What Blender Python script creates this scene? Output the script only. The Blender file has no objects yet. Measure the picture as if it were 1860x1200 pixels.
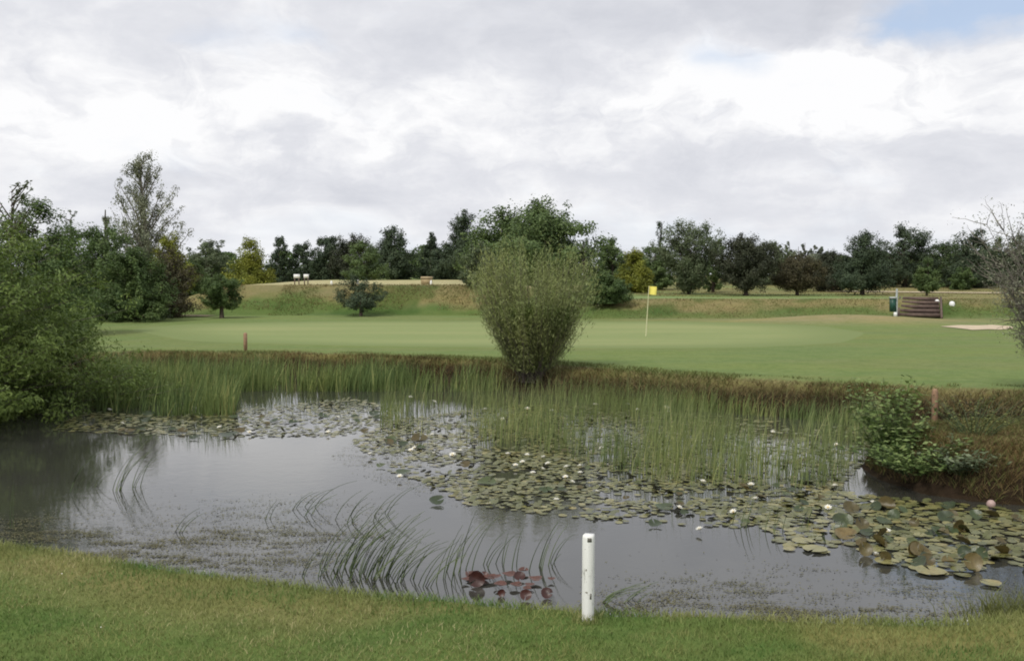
import bpy, math, random
import numpy as np
from mathutils import Vector, Matrix

rng = np.random.default_rng(7)
random.seed(7)
S = bpy.context.scene
COL = S.collection
R = math.radians

# ------------------------------------------------------------------ camera
CAMZ = 1.7
FPX = 1808.0
TAN = 100.0 / FPX
PITCH = math.atan(TAN)
cam_d = bpy.data.cameras.new('camera')
cam = bpy.data.objects.new('camera', cam_d)
COL.objects.link(cam)
cam.location = (0, 0, CAMZ)
cam.rotation_euler = (math.pi / 2 - PITCH, 0, 0)
cam_d.sensor_width = 36.0
cam_d.lens = 36.0 * FPX / 1860.0
cam_d.clip_start = 0.05
cam_d.clip_end = 4000
S.camera = cam

# ------------------------------------------------------------------ sky and sun
SUN_EL, SUN_AZ = 52.0, 215.0     # azimuth clockwise from +Y (camera looks along +Y)
world = bpy.data.worlds.new('World')
S.world = world
world.use_nodes = True


class NT:
    """tiny node-tree helper"""
    def __init__(self, tree):
        self.t = tree
        self.t.nodes.clear()

    def n(self, kind, **kw):
        nd = self.t.nodes.new(kind)
        for k, v in kw.items():
            setattr(nd, k, v)
        return nd

    def put(self, sock, v):
        if isinstance(v, bpy.types.NodeSocket):
            self.t.links.new(v, sock)
        elif v is not None:
            sock.default_value = v

    def m(self, op, a, b=None, c=None, clamp=False):
        nd = self.n('ShaderNodeMath', operation=op)
        nd.use_clamp = clamp
        self.put(nd.inputs[0], a)
        self.put(nd.inputs[1], b)
        self.put(nd.inputs[2], c)
        return nd.outputs[0]

    def noise(self, vec, scale, detail=4, rough=0.55, dist=0.0, out=0):
        nd = self.n('ShaderNodeTexNoise')
        self.put(nd.inputs['Vector'], vec)
        nd.inputs['Scale'].default_value = scale
        nd.inputs['Detail'].default_value = detail
        nd.inputs['Roughness'].default_value = rough
        nd.inputs['Distortion'].default_value = dist
        return nd.outputs[out]

    def ramp(self, fac, stops, interp='LINEAR'):
        nd = self.n('ShaderNodeValToRGB')
        cr = nd.color_ramp
        cr.interpolation = interp
        while len(cr.elements) < len(stops):
            cr.elements.new(0.5)
        for e, (p, c) in zip(cr.elements, stops):
            e.position = p
            e.color = (c[0], c[1], c[2], 1) if hasattr(c, '__len__') else (c, c, c, 1)
        self.put(nd.inputs[0], fac)
        return nd.outputs[0]

    def mix(self, fac, a, b, blend='MIX'):
        nd = self.n('ShaderNodeMix', data_type='RGBA', blend_type=blend)
        self.put(nd.inputs[0], fac)
        for s, v in ((nd.inputs[6], a), (nd.inputs[7], b)):
            if not isinstance(v, bpy.types.NodeSocket) and len(v) == 3:
                v = (*v, 1)
            self.put(s, v)
        return nd.outputs[2]

    def maprange(self, v, a, b, c=0.0, d=1.0, smooth=False):
        nd = self.n('ShaderNodeMapRange')
        if smooth:
            nd.interpolation_type = 'SMOOTHSTEP'
        self.put(nd.inputs[0], v)
        for i, x in enumerate((a, b, c, d)):
            nd.inputs[i + 1].default_value = x
        return nd.outputs[0]

    def vec(self, x, y, z=0.0):
        nd = self.n('ShaderNodeCombineXYZ')
        self.put(nd.inputs[0], x); self.put(nd.inputs[1], y); self.put(nd.inputs[2], z)
        return nd.outputs[0]

    def vmul(self, v, s):
        nd = self.n('ShaderNodeVectorMath', operation='MULTIPLY')
        self.put(nd.inputs[0], v)
        nd.inputs[1].default_value = s
        return nd.outputs[0]


W = NT(world.node_tree)
tc = W.n('ShaderNodeTexCoord').outputs['Generated']
sep = W.n('ShaderNodeSeparateXYZ')
W.put(sep.inputs[0], tc)
dx, dy, dz = sep.outputs
az = W.m('ARCTAN2', dx, dy)
el = W.m('ARCSINE', dz)
# cloud layer coordinates: a flat deck seen in perspective
zz = W.m('ADD', W.m('MAXIMUM', dz, 0.0), 0.16)
cu, cv = W.m('DIVIDE', dx, zz), W.m('DIVIDE', dy, zz)
deck = W.vec(cu, cv, 0.0)
wn = W.n('ShaderNodeTexNoise'); wn.inputs['Scale'].default_value = 9.0; wn.inputs['Detail'].default_value = 5
W.put(wn.inputs['Vector'], W.vec(az, W.m('MULTIPLY', el, 1.7), 3.1))
ws = W.n('ShaderNodeSeparateXYZ'); W.put(ws.inputs[0], wn.outputs['Color'])
azw = W.m('ADD', az, W.m('MULTIPLY', W.m('SUBTRACT', ws.outputs[0], 0.5), 0.16))
elw = W.m('ADD', el, W.m('MULTIPLY', W.m('SUBTRACT', ws.outputs[1], 0.5), 0.09))


def blob(px, py, sx, sy, amp):
    a0, e0 = math.atan((px - 930) / FPX), math.atan((500 - py) / FPX)
    u = W.m('DIVIDE', W.m('SUBTRACT', azw, a0), sx / FPX)
    v = W.m('DIVIDE', W.m('SUBTRACT', elw, e0), sy / FPX)
    r2 = W.m('ADD', W.m('MULTIPLY', u, u), W.m('MULTIPLY', v, v))
    return W.m('MULTIPLY', W.m('POWER', 2.718, W.m('MULTIPLY', r2, -1.0)), amp)


def total(items):
    t = items[0]
    for i in items[1:]:
        t = W.m('ADD', t, i)
    return t


n1 = W.noise(deck, 1.1, 6, 0.55, 0.3)
n2 = W.noise(W.vec(az, W.m('MULTIPLY', el, 2.2), 0.0), 7.0, 7, 0.6, 0.25)
bright = total([
    W.m('MULTIPLY', W.m('SUBTRACT', n1, 0.5), 0.6),
    W.m('MULTIPLY', W.m('SUBTRACT', n2, 0.5), 0.62),
    blob(1440, 160, 200, 60, 0.50), blob(1340, 210, 330, 60, 0.12), blob(300, 215, 330, 70, 0.20),
    blob(780, 215, 190, 60, 0.12), blob(1150, 60, 430, 90, -0.17), blob(1500, 25, 260, 60, -0.14),
    blob(120, 50, 300, 70, -0.06), blob(1600, 330, 420, 50, -0.06), blob(560, 360, 300, 30, -0.05),
    blob(930, 400, 1100, 50, 0.09), blob(1760, 180, 160, 60, 0.04), blob(450, 20, 120, 30, 0.12)])
bright = W.m('ADD', bright, 0.55)
puff = W.noise(W.vec(azw, W.m('MULTIPLY', elw, 1.6), 1.7), 15.0, 8, 0.62, 0.5)
where_puff = W.m('ADD', blob(1500, 190, 420, 110, 1.0), blob(450, 230, 480, 110, 0.7), clamp=True)
bright = W.m('ADD', bright, W.m('MULTIPLY', W.m('MULTIPLY', W.m('SUBTRACT', puff, 0.5), 0.85), W.m('ADD', where_puff, 0.28)))
cloud = W.ramp(bright, [(0.08, (5.5, 5.7, 6.3)), (0.36, (6.75, 6.9, 7.45)), (0.54, (7.8, 7.9, 8.35)), (0.74, (9.9, 9.9, 10.0))])
gap = total([blob(1800, 32, 120, 50, 2.2), blob(1650, 92, 70, 24, 1.0), blob(1300, 122, 60, 20, 0.45),
             blob(400, 95, 60, 26, 0.30), blob(560, 80, 70, 22, 0.26), blob(1150, 440, 700, 45, 0.42),
             blob(1820, 70, 90, 30, 0.3)])
gap = W.m('ADD', gap, W.m('MULTIPLY', W.m('SUBTRACT', n2, 0.58), 1.1), clamp=True)
gap = W.m('MULTIPLY', gap, 0.85, clamp=True)
sky = W.n('ShaderNodeTexSky', sky_type='NISHITA')
sky.sun_disc = False
sky.sun_elevation = R(SUN_EL)
sky.sun_rotation = R(SUN_AZ)
sky.air_density = 1.0
sky.dust_density = 1.0
thin = W.mix(0.62, sky.outputs[0], (5.9, 7.4, 9.9))          # thin veil over the blue
skycol = W.mix(gap, cloud, thin)
bg = W.n('ShaderNodeBackground')
W.put(bg.inputs[0], skycol)
bg.inputs[1].default_value = 0.1
wo = W.n('ShaderNodeOutputWorld')
W.put(wo.inputs[0], bg.outputs[0])

sun_d = bpy.data.lights.new('sun', 'SUN')
sun_d.energy = 2.4
sun_d.angle = R(10)
sun_d.color = (1.0, 0.96, 0.88)
sun = bpy.data.objects.new('sun', sun_d)
COL.objects.link(sun)
a, e = R(SUN_AZ), R(SUN_EL)
sd = Vector((math.sin(a) * math.cos(e), math.cos(a) * math.cos(e), math.sin(e)))
sun.rotation_euler = sd.to_track_quat('Z', 'Y').to_euler()

S.view_settings.view_transform = 'Standard'
S.view_settings.look = 'None'
S.view_settings.exposure = 0.0
S.view_settings.gamma = 1.0
S.view_settings.use_curve_mapping = False
S.render.engine = 'CYCLES'
S.cycles.filter_width = 1.9
S.cycles.max_bounces = 8
S.cycles.transparent_max_bounces = 8
try:
    S.cycles.use_denoising = True
except Exception:
    pass


# ------------------------------------------------------------------ geometry helpers
def at(px, py, Y):
    """point seen at photo pixel (px,py) at distance Y along the ground"""
    u, v = (px - 930) / FPX, (600 - py) / FPX
    c, s = math.cos(PITCH), math.sin(PITCH)
    d = (u, c + v * s, -s + v * c)
    k = Y / d[1]
    return Vector((u * k, Y, CAMZ + d[2] * k))


def on(px, py, z):
    u, v = (px - 930) / FPX, (600 - py) / FPX
    c, s = math.cos(PITCH), math.sin(PITCH)
    d = (u, c + v * s, -s + v * c)
    k = (z - CAMZ) / d[2]
    return Vector((d[0] * k, d[1] * k, z))


def mesh(name, V, F, mat=None, parent=None, att=None, colour=None, smooth=False, link=True):
    """V (n,3); F list of (k,m) int arrays; att: per-face float 'v'; colour: per-vertex rgb 'col'"""
    V = np.asarray(V, dtype=np.float32)
    if isinstance(F, np.ndarray):
        F = [F]
    me = bpy.data.meshes.new(name)
    me.vertices.add(len(V))
    me.vertices.foreach_set('co', V.ravel())
    idx = np.concatenate([f.ravel() for f in F]).astype(np.int32)
    sizes = np.concatenate([np.full(len(f), f.shape[1]) for f in F])
    starts = np.concatenate([[0], np.cumsum(sizes)[:-1]]).astype(np.int32)
    me.loops.add(len(idx))
    me.loops.foreach_set('vertex_index', idx)
    me.polygons.add(len(sizes))
    me.polygons.foreach_set('loop_start', starts)
    if smooth:
        me.polygons.foreach_set('use_smooth', np.ones(len(sizes), dtype=bool))
    if att is not None:
        A = me.attributes.new('v', 'FLOAT', 'FACE')
        A.data.foreach_set('value', np.asarray(att, dtype=np.float32))
    if colour is not None:
        A = me.attributes.new('col', 'FLOAT_COLOR', 'POINT')
        c4 = np.ones((len(V), 4), dtype=np.float32)
        c4[:, :3] = colour
        A.data.foreach_set('color', c4.ravel())
    me.update(calc_edges=True)
    if mat:
        me.materials.append(mat)
    if not link:
        return me
    o = bpy.data.objects.new(name, me)
    COL.objects.link(o)
    if parent is not None:
        o.parent = parent
    return o


def empty(name, loc=(0, 0, 0), rz=0.0):
    o = bpy.data.objects.new(name, None)
    o.empty_display_size = 0.1
    COL.objects.link(o)
    o.location = loc
    o.rotation_euler = (0, 0, rz)
    return o


def tag(o, label=None, cat=None, group=None, kind=None):
    for k, v in (('label', label), ('category', cat), ('group', group), ('kind', kind)):
        if v:
            o[k] = v
    return o


def copy_tree(o, parent=None):
    c = o.copy()
    COL.objects.link(c)
    if parent is not None:
        c.parent = parent
    for ch in o.children:
        copy_tree(ch, c)
    return c


def box(x0, x1, y0, y1, z0, z1, j=0.0):
    V = np.array([(x0, y0, z0), (x1, y0, z0), (x1, y1, z0), (x0, y1, z0),
                  (x0, y0, z1), (x1, y0, z1), (x1, y1, z1), (x0, y1, z1)], dtype=float)
    if j:
        V += rng.uniform(-j, j, V.shape)
    F = np.array([(0, 3, 2, 1), (4, 5, 6, 7), (0, 1, 5, 4), (1, 2, 6, 5), (2, 3, 7, 6), (3, 0, 4, 7)])
    return V, F


def join(parts):
    Vs, Fs, n = [], [], 0
    for V, F in parts:
        Vs.append(V)
        Fs.append(F + n)
        n += len(V)
    return np.concatenate(Vs), Fs if len({f.shape[1] for f in Fs}) > 1 else np.concatenate(Fs)


def tubes(P, rad, sides=4):
    """P (n,k,3) polylines, rad (n,k): n open tubes (k rings)"""
    n, k, _ = P.shape
    T = np.gradient(P, axis=1)
    T /= np.linalg.norm(T, axis=2, keepdims=True) + 1e-9
    ref = np.where(np.abs(T[..., 2:3]) > 0.9, np.array([1.0, 0, 0]), np.array([0, 0, 1.0]))
    A = np.cross(T, ref)
    A /= np.linalg.norm(A, axis=2, keepdims=True) + 1e-9
    B = np.cross(T, A)
    ang = np.arange(sides) * 2 * math.pi / sides
    ring = (A[:, :, None, :] * np.cos(ang)[None, None, :, None] + B[:, :, None, :] * np.sin(ang)[None, None, :, None])
    V = P[:, :, None, :] + ring * rad[:, :, None, None]
    V = V.reshape(-1, 3)
    b = (np.arange(n)[:, None, None] * k + np.arange(k - 1)[None, :, None]) * sides
    i = np.arange(sides)[None, None, :]
    j = (i + 1) % sides
    F = np.stack([b + i, b + j, b + sides + j, b + sides + i], axis=-1).reshape(-1, 4)
    return V, F


def revolve(profile, sides=12, centre=(0, 0), cap=True):
    pr = np.array(profile, dtype=float)
    ang = np.arange(sides) * 2 * math.pi / sides
    V = np.stack([centre[0] + pr[:, 0:1] * np.cos(ang), centre[1] + pr[:, 0:1] * np.sin(ang), np.repeat(pr[:, 1:2], sides, 1)], -1).reshape(-1, 3)
    k = len(pr)
    b = np.arange(k - 1)[:, None] * sides
    i = np.arange(sides)[None]
    j = (i + 1) % sides
    F = [np.stack([b + i, b + j, b + sides + j, b + sides + i], -1).reshape(-1, 4)]
    if cap:
        F.append(np.arange((k - 1) * sides, k * sides)[None])
        F.append(np.arange(sides)[::-1][None])
    return V, F


def unit(v):
    return v / (np.linalg.norm(v, axis=-1, keepdims=True) + 1e-9)


def leaves(C, nrm, axis, L, Wd):
    """diamond leaves, folded slightly along the midrib"""
    nrm = unit(nrm)
    axis = unit(axis - (axis * nrm).sum(-1, keepdims=True) * nrm)
    b = np.cross(nrm, axis)
    L = np.asarray(L)[:, None]
    Wd = np.asarray(Wd)[:, None]
    V = np.stack([C - axis * L * .5, C + b * Wd * .5 + nrm * Wd * .12, C + axis * L * .5, C - b * Wd * .5 + nrm * Wd * .12], 1).reshape(-1, 3)
    F = np.arange(len(V)).reshape(-1, 4)
    return V, F


def blades(P, head, H, lean, curl, Wd, segs=3, tip=0.1):
    """grass/reed ribbons: base P(n,3), heading angle of the lean, height, lean, curl"""
    n = len(P)
    t = np.linspace(0, 1, segs + 1)
    hv = np.stack([np.cos(head), np.sin(head)], -1)
    off = (lean[:, None] * t + curl[:, None] * t ** 2.4)          # fraction of height
    X = P[:, None, :].repeat(segs + 1, 1).copy()
    X[:, :, :2] += hv[:, None, :] * (off * H[:, None])[:, :, None]
    X[:, :, 2] += (H[:, None] * t) * (1 - 0.28 * np.abs(curl)[:, None] * t ** 1.5)
    wa = rng.uniform(0, math.pi, n)
    wv = np.stack([np.cos(wa), np.sin(wa), np.zeros(n)], -1)
    w = Wd[:, None] * (1 - (1 - tip) * t ** 1.6)
    Lf = X - wv[:, None] * w[:, :, None] * .5
    Rt = X + wv[:, None] * w[:, :, None] * .5
    V = np.stack([Lf, Rt], 2).reshape(-1, 3)
    b = (np.arange(n)[:, None] * (segs + 1) + np.arange(segs)[None]) * 2
    F = np.stack([b, b + 1, b + 3, b + 2], -1).reshape(-1, 4)
    return V, F


def vnoise(x, y, s, seed=0):
    """smooth value noise in numpy"""
    x = np.asarray(x, dtype=float) * s + 1000 + seed * 17.3
    y = np.asarray(y, dtype=float) * s + 1000 + seed * 9.1
    xi, yi = np.floor(x).astype(np.int64), np.floor(y).astype(np.int64)
    fx, fy = x - xi, y - yi
    fx, fy = fx * fx * (3 - 2 * fx), fy * fy * (3 - 2 * fy)

    def h(a, b):
        v = (a * 374761393 + b * 668265263 + seed * 974711) & 0xFFFFFFFF
        v = ((v ^ (v >> 13)) * 1274126177) & 0xFFFFFFFF
        return ((v ^ (v >> 16)) & 0xFFFF) / 65535.0
    return (h(xi, yi) * (1 - fx) + h(xi + 1, yi) * fx) * (1 - fy) + (h(xi, yi + 1) * (1 - fx) + h(xi + 1, yi + 1) * fx) * fy


def fbm(x, y, s, o=4, seed=0):
    t, a, n = 0, 0.5, 0
    for k in range(o):
        t = t + a * vnoise(x, y, s * 2 ** k, seed + k)
        n += a
        a *= 0.5
    return t / n


def sstep(x, a, b):
    t = np.clip((x - a) / (b - a), 0, 1)
    return t * t * (3 - 2 * t)


# ------------------------------------------------------------------ materials
def material(name):
    m = bpy.data.materials.new(name)
    m.use_nodes = True
    return m, NT(m.node_tree)


def finish(T, col, rough=0.8, bump=None, bump_d=0.01, spec=0.3, trans=0.0, metal=0.0):
    p = T.n('ShaderNodeBsdfPrincipled')
    T.put(p.inputs['Base Color'], col if isinstance(col, bpy.types.NodeSocket) else (*col[:3], 1))
    T.put(p.inputs['Roughness'], rough)
    p.inputs['Specular IOR Level'].default_value = spec
    p.inputs['Metallic'].default_value = metal
    if bump is not None:
        b = T.n('ShaderNodeBump')
        b.inputs['Distance'].default_value = bump_d
        T.put(b.inputs['Height'], bump)
        T.put(p.inputs['Normal'], b.outputs[0])
    out = T.n('ShaderNodeOutputMaterial')
    if trans:
        tr = T.n('ShaderNodeBsdfTranslucent')
        T.put(tr.inputs[0], col if isinstance(col, bpy.types.NodeSocket) else (*col[:3], 1))
        mx = T.n('ShaderNodeMixShader')
        mx.inputs[0].default_value = trans
        T.put(mx.inputs[1], p.outputs[0]); T.put(mx.inputs[2], tr.outputs[0])
        T.put(out.inputs[0], mx.outputs[0])
    else:
        T.put(out.inputs[0], p.outputs[0])


def pos(T):
    return T.n('ShaderNodeNewGeometry').outputs['Position']


def leafmat(name, c0, c1, c2=None, rough=0.55, trans=0.25, spec=0.25):
    """leaf colours picked by the per-leaf attribute v, with some drift over the plant"""
    m, T = material(name)
    v = T.n('ShaderNodeAttribute', attribute_name='v').outputs['Fac']
    stops = [(0.0, c0), (0.6, c1), (1.0, c2 or tuple(x * 1.35 for x in c1))]
    c = T.ramp(v, stops)
    n = T.noise(pos(T), 1.3, 3)
    c = T.mix(T.maprange(n, 0.35, 0.7, 0.0, 0.45), c, tuple(x * k for x, k in zip(c1, (1.25, 1.05, 0.8))))
    finish(T, c, rough, spec=spec, trans=trans)
    return m


def padmat(name, c0, c1, c2, rough=0.35, trans=0.0, spec=0.5):
    m, T = material(name)
    v = T.n('ShaderNodeAttribute', attribute_name='v').outputs['Fac']
    c = T.ramp(v, [(0.0, c0), (0.25, tuple((a + b) / 2 for a, b in zip(c0, c1))), (0.6, c1), (1.0, c2)])
    a_ = T.noise(pos(T), 26, 5, 0.65)
    b_ = T.noise(pos(T), 5, 3)
    c = T.mix(T.maprange(a_, 0.45, 0.68, 0, 0.75), c, T.mix(1.0, c, (0.55, 0.5, 0.42), 'MULTIPLY'))
    c = T.mix(T.maprange(b_, 0.5, 0.7, 0, 0.5), c, T.mix(1.0, c, (1.25, 1.0, 0.8), 'MULTIPLY'))
    finish(T, c, rough, bump=a_, bump_d=0.004, spec=spec, trans=trans)
    return m


def simple(name, c, rough=0.7, vary=0.25, scale=12.0, bump=0.0, spec=0.3, c2=None):
    m, T = material(name)
    n = T.noise(pos(T), scale, 5, 0.6)
    col = T.mix(T.maprange(n, 0.3, 0.7), tuple(x * (1 - vary) for x in c), c2 or tuple(min(1, x * (1 + vary)) for x in c))
    finish(T, col, rough, bump=n if bump else None, bump_d=bump, spec=spec)
    return m


M = {}
M['bark'] = simple('bark', (0.09, 0.07, 0.055), 0.9, 0.4, 9, 0.02)
M['bark_pale'] = simple('bark_pale', (0.20, 0.18, 0.15), 0.9, 0.35, 14, 0.01)
M['twig'] = simple('twig', (0.15, 0.125, 0.105), 0.9, 0.35, 20, 0.0)
M['leaf_willow'] = leafmat('leaf_willow', (0.05379, 0.09105, 0.02205), (0.1345, 0.2003, 0.04749), (0.269, 0.3459, 0.1018))
M['leaf_sallow'] = leafmat('leaf_sallow', (0.0898, 0.1238, 0.04081), (0.2286, 0.2743, 0.102), (0.4082, 0.4602, 0.2041))
M['leaf_dark'] = leafmat('leaf_dark', (0.03512, 0.06147, 0.02295), (0.08427, 0.1372, 0.04361), (0.1758, 0.2364, 0.07804))  # greens lightened to stand in for haze over the far trees
M['leaf_pine'] = leafmat('leaf_pine', (0.02365, 0.03942, 0.02487), (0.05519, 0.08278, 0.04593), (0.1143, 0.1537, 0.08037), 0.7, 0.1)  # needle colour lifted too, in place of distance haze
M['leaf_cypress'] = leafmat('leaf_cypress', (0.02275, 0.02763, 0.0195), (0.04875, 0.0585, 0.03413), (0.0975, 0.1072, 0.065), 0.7, 0.1)  # lightened likewise, a little haze put into the colour
M['leaf_mid'] = leafmat('leaf_mid', (0.04404, 0.07623, 0.0271), (0.105, 0.1609, 0.0559), (0.2033, 0.271, 0.105))
M['leaf_fresh'] = leafmat('leaf_fresh', (0.0625, 0.1063, 0.03125), (0.15, 0.225, 0.06875), (0.3, 0.375, 0.15))
M['leaf_silver'] = leafmat('leaf_silver', (0.052, 0.0715, 0.039), (0.117, 0.156, 0.0806), (0.26, 0.3055, 0.195))
M['leaf_grey'] = leafmat('leaf_grey', (0.08728, 0.1032, 0.07141), (0.1904, 0.2142, 0.1428), (0.4126, 0.4444, 0.3174))
M['leaf_gold'] = leafmat('leaf_gold', (0.06819, 0.08374, 0.01595), (0.2046, 0.2345, 0.03509), (0.4091, 0.4354, 0.07975))
M['leaf_brown'] = leafmat('leaf_brown', (0.03795, 0.03416, 0.02024), (0.08349, 0.07843, 0.04048), (0.1518, 0.1392, 0.06958))
M['leaf_hazed'] = leafmat('leaf_hazed', (0.09, 0.115, 0.085), (0.16, 0.19, 0.14), (0.22, 0.25, 0.19))  # distance haze put into the colour: pale, low-contrast leaves for the farthest trees
M['reed'] = leafmat('reed', (0.08989, 0.127, 0.04732), (0.1961, 0.2541, 0.09715), (0.4578, 0.4485, 0.1992), 0.6, 0.2)
M['reed_far'] = leafmat('reed_far', (0.06621, 0.1088, 0.0359), (0.1655, 0.2331, 0.07949), (0.4468, 0.435, 0.1666), 0.6, 0.2)
M['rush'] = leafmat('rush', (0.04395, 0.06728, 0.03229), (0.102, 0.1495, 0.06728), (0.2041, 0.2542, 0.1144), 0.5, 0.1)
M['bank_grass'] = leafmat('bank_grass', (0.08941, 0.06262, 0.03161), (0.2026, 0.1631, 0.07903), (0.3815, 0.3522, 0.1712), 0.8, 0.2)
M['bank_green'] = leafmat('bank_green', (0.05775, 0.07007, 0.0242), (0.1386, 0.1671, 0.055), (0.2541, 0.2695, 0.099), 0.8, 0.2)
M['pad'] = padmat('pad', (0.08133, 0.09067, 0.03342), (0.1627, 0.167, 0.06349), (0.2711, 0.2481, 0.1003), 0.32, 0.0, 0.5)
M['pad_dark'] = padmat('pad_dark', (0.022, 0.035, 0.013), (0.05, 0.075, 0.024), (0.09, 0.11, 0.035), 0.35, 0.1, 0.5)
M['pad_brown'] = padmat('pad_brown', (0.06, 0.0496, 0.016), (0.128, 0.104, 0.036), (0.208, 0.16, 0.068), 0.4, 0.15, 0.5)
M['pad_red'] = padmat('pad_red', (0.03794, 0.009869, 0.00683), (0.0721, 0.02276, 0.01594), (0.1138, 0.04933, 0.03415), 0.4, 0.1, 0.5)
M['weed'] = leafmat('weed', (0.045, 0.04125, 0.015), (0.09, 0.09, 0.03), (0.15, 0.1425, 0.06), 0.5, 0.0, 0.4)
M['white'] = simple('white_paint', (0.80, 0.80, 0.78), 0.5, 0.08, 18)
M['petal'] = simple('petal_white', (0.86, 0.85, 0.78), 0.5, 0.05, 30)
M['stamen'] = simple('stamen_yellow', (0.75, 0.50, 0.06), 0.6, 0.2, 60)
M['flag'] = simple('flag_yellow', (0.80, 0.70, 0.16), 0.7, 0.08, 10)
M['pole'] = simple('pole_pale', (0.62, 0.60, 0.38), 0.4, 0.1, 8)
M['green_paint'] = simple('green_paint', (0.02, 0.07, 0.05), 0.4, 0.2, 8)
M['grey_metal'] = simple('grey_metal', (0.42, 0.45, 0.45), 0.5, 0.1, 8)
M['sleeper'] = simple('sleeper_timber', (0.12, 0.085, 0.07), 0.85, 0.35, 5, 0.01)
M['stake'] = simple('stake_timber', (0.30, 0.185, 0.115), 0.75, 0.25, 14)
M['straw'] = simple('straw_timber', (0.36, 0.28, 0.16), 0.8, 0.2, 6)
M['ball'] = simple('ball_pink', (0.42, 0.30, 0.27), 0.4, 0.1, 20)
M['sand'] = simple('sand', (0.50, 0.41, 0.29), 0.95, 0.15, 3)
M['dirt'] = simple('dirt', (0.48, 0.40, 0.27), 0.95, 0.2, 2.0)

# weathered white post
m, T = material('post_paint')
g = pos(T)
n = T.noise(T.vmul(g, (40, 40, 9)), 1.0, 6, 0.65)
n_ = T.noise(g, 45, 4, 0.6)
c = T.mix(T.maprange(n, 0.60, 0.68), (0.80, 0.80, 0.77), (0.42, 0.42, 0.38))
c = T.mix(T.maprange(n_, 0.64, 0.70), c, (0.22, 0.20, 0.16))
finish(T, c, 0.6, bump=n, bump_d=0.002)
M['post'] = m


# grass colour shared by the near lawn's ground and blades
def lawn_colour(T):
    g = pos(T)
    a = T.noise(g, 1.6, 5, 0.6)
    b = T.noise(T.vmul(g, (1, 1.6, 1)), 0.7, 3)
    c = T.noise(g, 14, 4, 0.65)
    col = T.mix(T.maprange(a, 0.42, 0.58), (0.115, 0.200, 0.050), (0.225, 0.260, 0.085))
    col = T.mix(T.maprange(b, 0.46, 0.60, 0, 0.85), col, (0.29, 0.295, 0.11))
    col = T.mix(T.maprange(c, 0.5, 0.75, 0, 0.6), col, (0.25, 0.225, 0.10))
    return col, a, b, c


m, T = material('lawn_blades')
col, A_, B_, C_ = lawn_colour(T)
v = T.n('ShaderNodeAttribute', attribute_name='v').outputs['Fac']
dry = T.ramp(v, [(0.0, (0.26, 0.27, 0.10)), (1.0, (0.46, 0.41, 0.22))])
k = T.maprange(v, 0.62, 0.95)
col = T.mix(k, col, dry)
col = T.mix(T.maprange(v, 0.0, 0.25, 0.45, 0.0), col, (0.03, 0.07, 0.012))
finish(T, col, 0.7, spec=0.2, trans=0.25)
M['blade'] = m

# ground: painted zones (attribute col) broken up by noise at several scales
m, T = material('ground_turf')
base = T.n('ShaderNodeAttribute', attribute_name='col').outputs['Color']
g = pos(T)
n1_ = T.noise(g, 9, 6, 0.7)
n2_ = T.noise(T.vmul(g, (0.35, 1.0, 1.0)), 0.6, 5, 0.6)
n3_ = T.noise(g, 45, 3, 0.6)
c = T.mix(T.maprange(n2_, 0.35, 0.7, 0.0, 0.5), base, T.mix(1.0, base, (1.28, 1.12, 0.80), 'MULTIPLY'))
n4_ = T.noise(g, 1.7, 5, 0.65)
c = T.mix(T.maprange(n4_, 0.40, 0.68, 0.0, 0.55), c, T.mix(1.0, c, (0.66, 0.82, 0.62), 'MULTIPLY'))
c = T.mix(T.maprange(n1_, 0.42, 0.66, 0.0, 0.6), c, T.mix(1.0, c, (0.62, 0.68, 0.6), 'MULTIPLY'))
c = T.mix(T.maprange(n3_, 0.5, 0.7, 0.0, 0.35), c, T.mix(1.0, c, (1.3, 1.25, 1.2), 'MULTIPLY'))
finish(T, c, 0.95, bump=n1_, bump_d=0.03, spec=0.1)
M['ground'] = m

# putting green: closely mown, faint mowing drift
m, T = material('green_turf')
g = pos(T)
a_ = T.noise(T.vmul(g, (0.22, 1.0, 1.0)), 0.35, 4, 0.55)
b_ = T.noise(g, 5.0, 5, 0.65)
c = T.mix(T.maprange(a_, 0.35, 0.68), (0.205, 0.252, 0.100), (0.262, 0.285, 0.122))
c = T.mix(T.maprange(b_, 0.45, 0.7, 0, 0.3), c, (0.17, 0.21, 0.085))
rim_ = T.n('ShaderNodeAttribute', attribute_name='col').outputs['Fac']
rim_ = T.m('ADD', rim_, T.m('MULTIPLY', T.m('SUBTRACT', a_, 0.5), 0.12))
c = T.mix(T.maprange(rim_, 0.68, 0.97, 0, 1, True), c, (0.172, 0.214, 0.082))
finish(T, c, 0.95, bump=b_, bump_d=0.008, spec=0.1)
M['green'] = m

# water
m, T = material('pond_water')
g = pos(T)
w1 = T.noise(T.vmul(g, (1.0, 1.0, 1.0)), 5.0, 3, 0.5, 0.4)
w2 = T.noise(T.vmul(g, (1.0, 1.6, 1.0)), 16.0, 3, 0.5)
w3 = T.noise(g, 0.35, 2)
h_ = T.m('ADD', T.m('MULTIPLY', w1, 0.7), T.m('MULTIPLY', w2, 0.3))
murk = T.mix(T.noise(g, 0.8, 4), (0.030, 0.031, 0.026), (0.050, 0.050, 0.042))
p = T.n('ShaderNodeBsdfPrincipled')
T.put(p.inputs['Base Color'], murk)
T.put(p.inputs['Roughness'], T.maprange(w3, 0.3, 0.7, 0.012, 0.035))
p.inputs['IOR'].default_value = 1.66
b = T.n('ShaderNodeBump')
b.inputs['Distance'].default_value = 0.0016
T.put(b.inputs['Height'], h_)
T.put(p.inputs['Normal'], b.outputs[0])
out = T.n('ShaderNodeOutputMaterial')
T.put(out.inputs[0], p.outputs[0])
M['water'] = m

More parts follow.
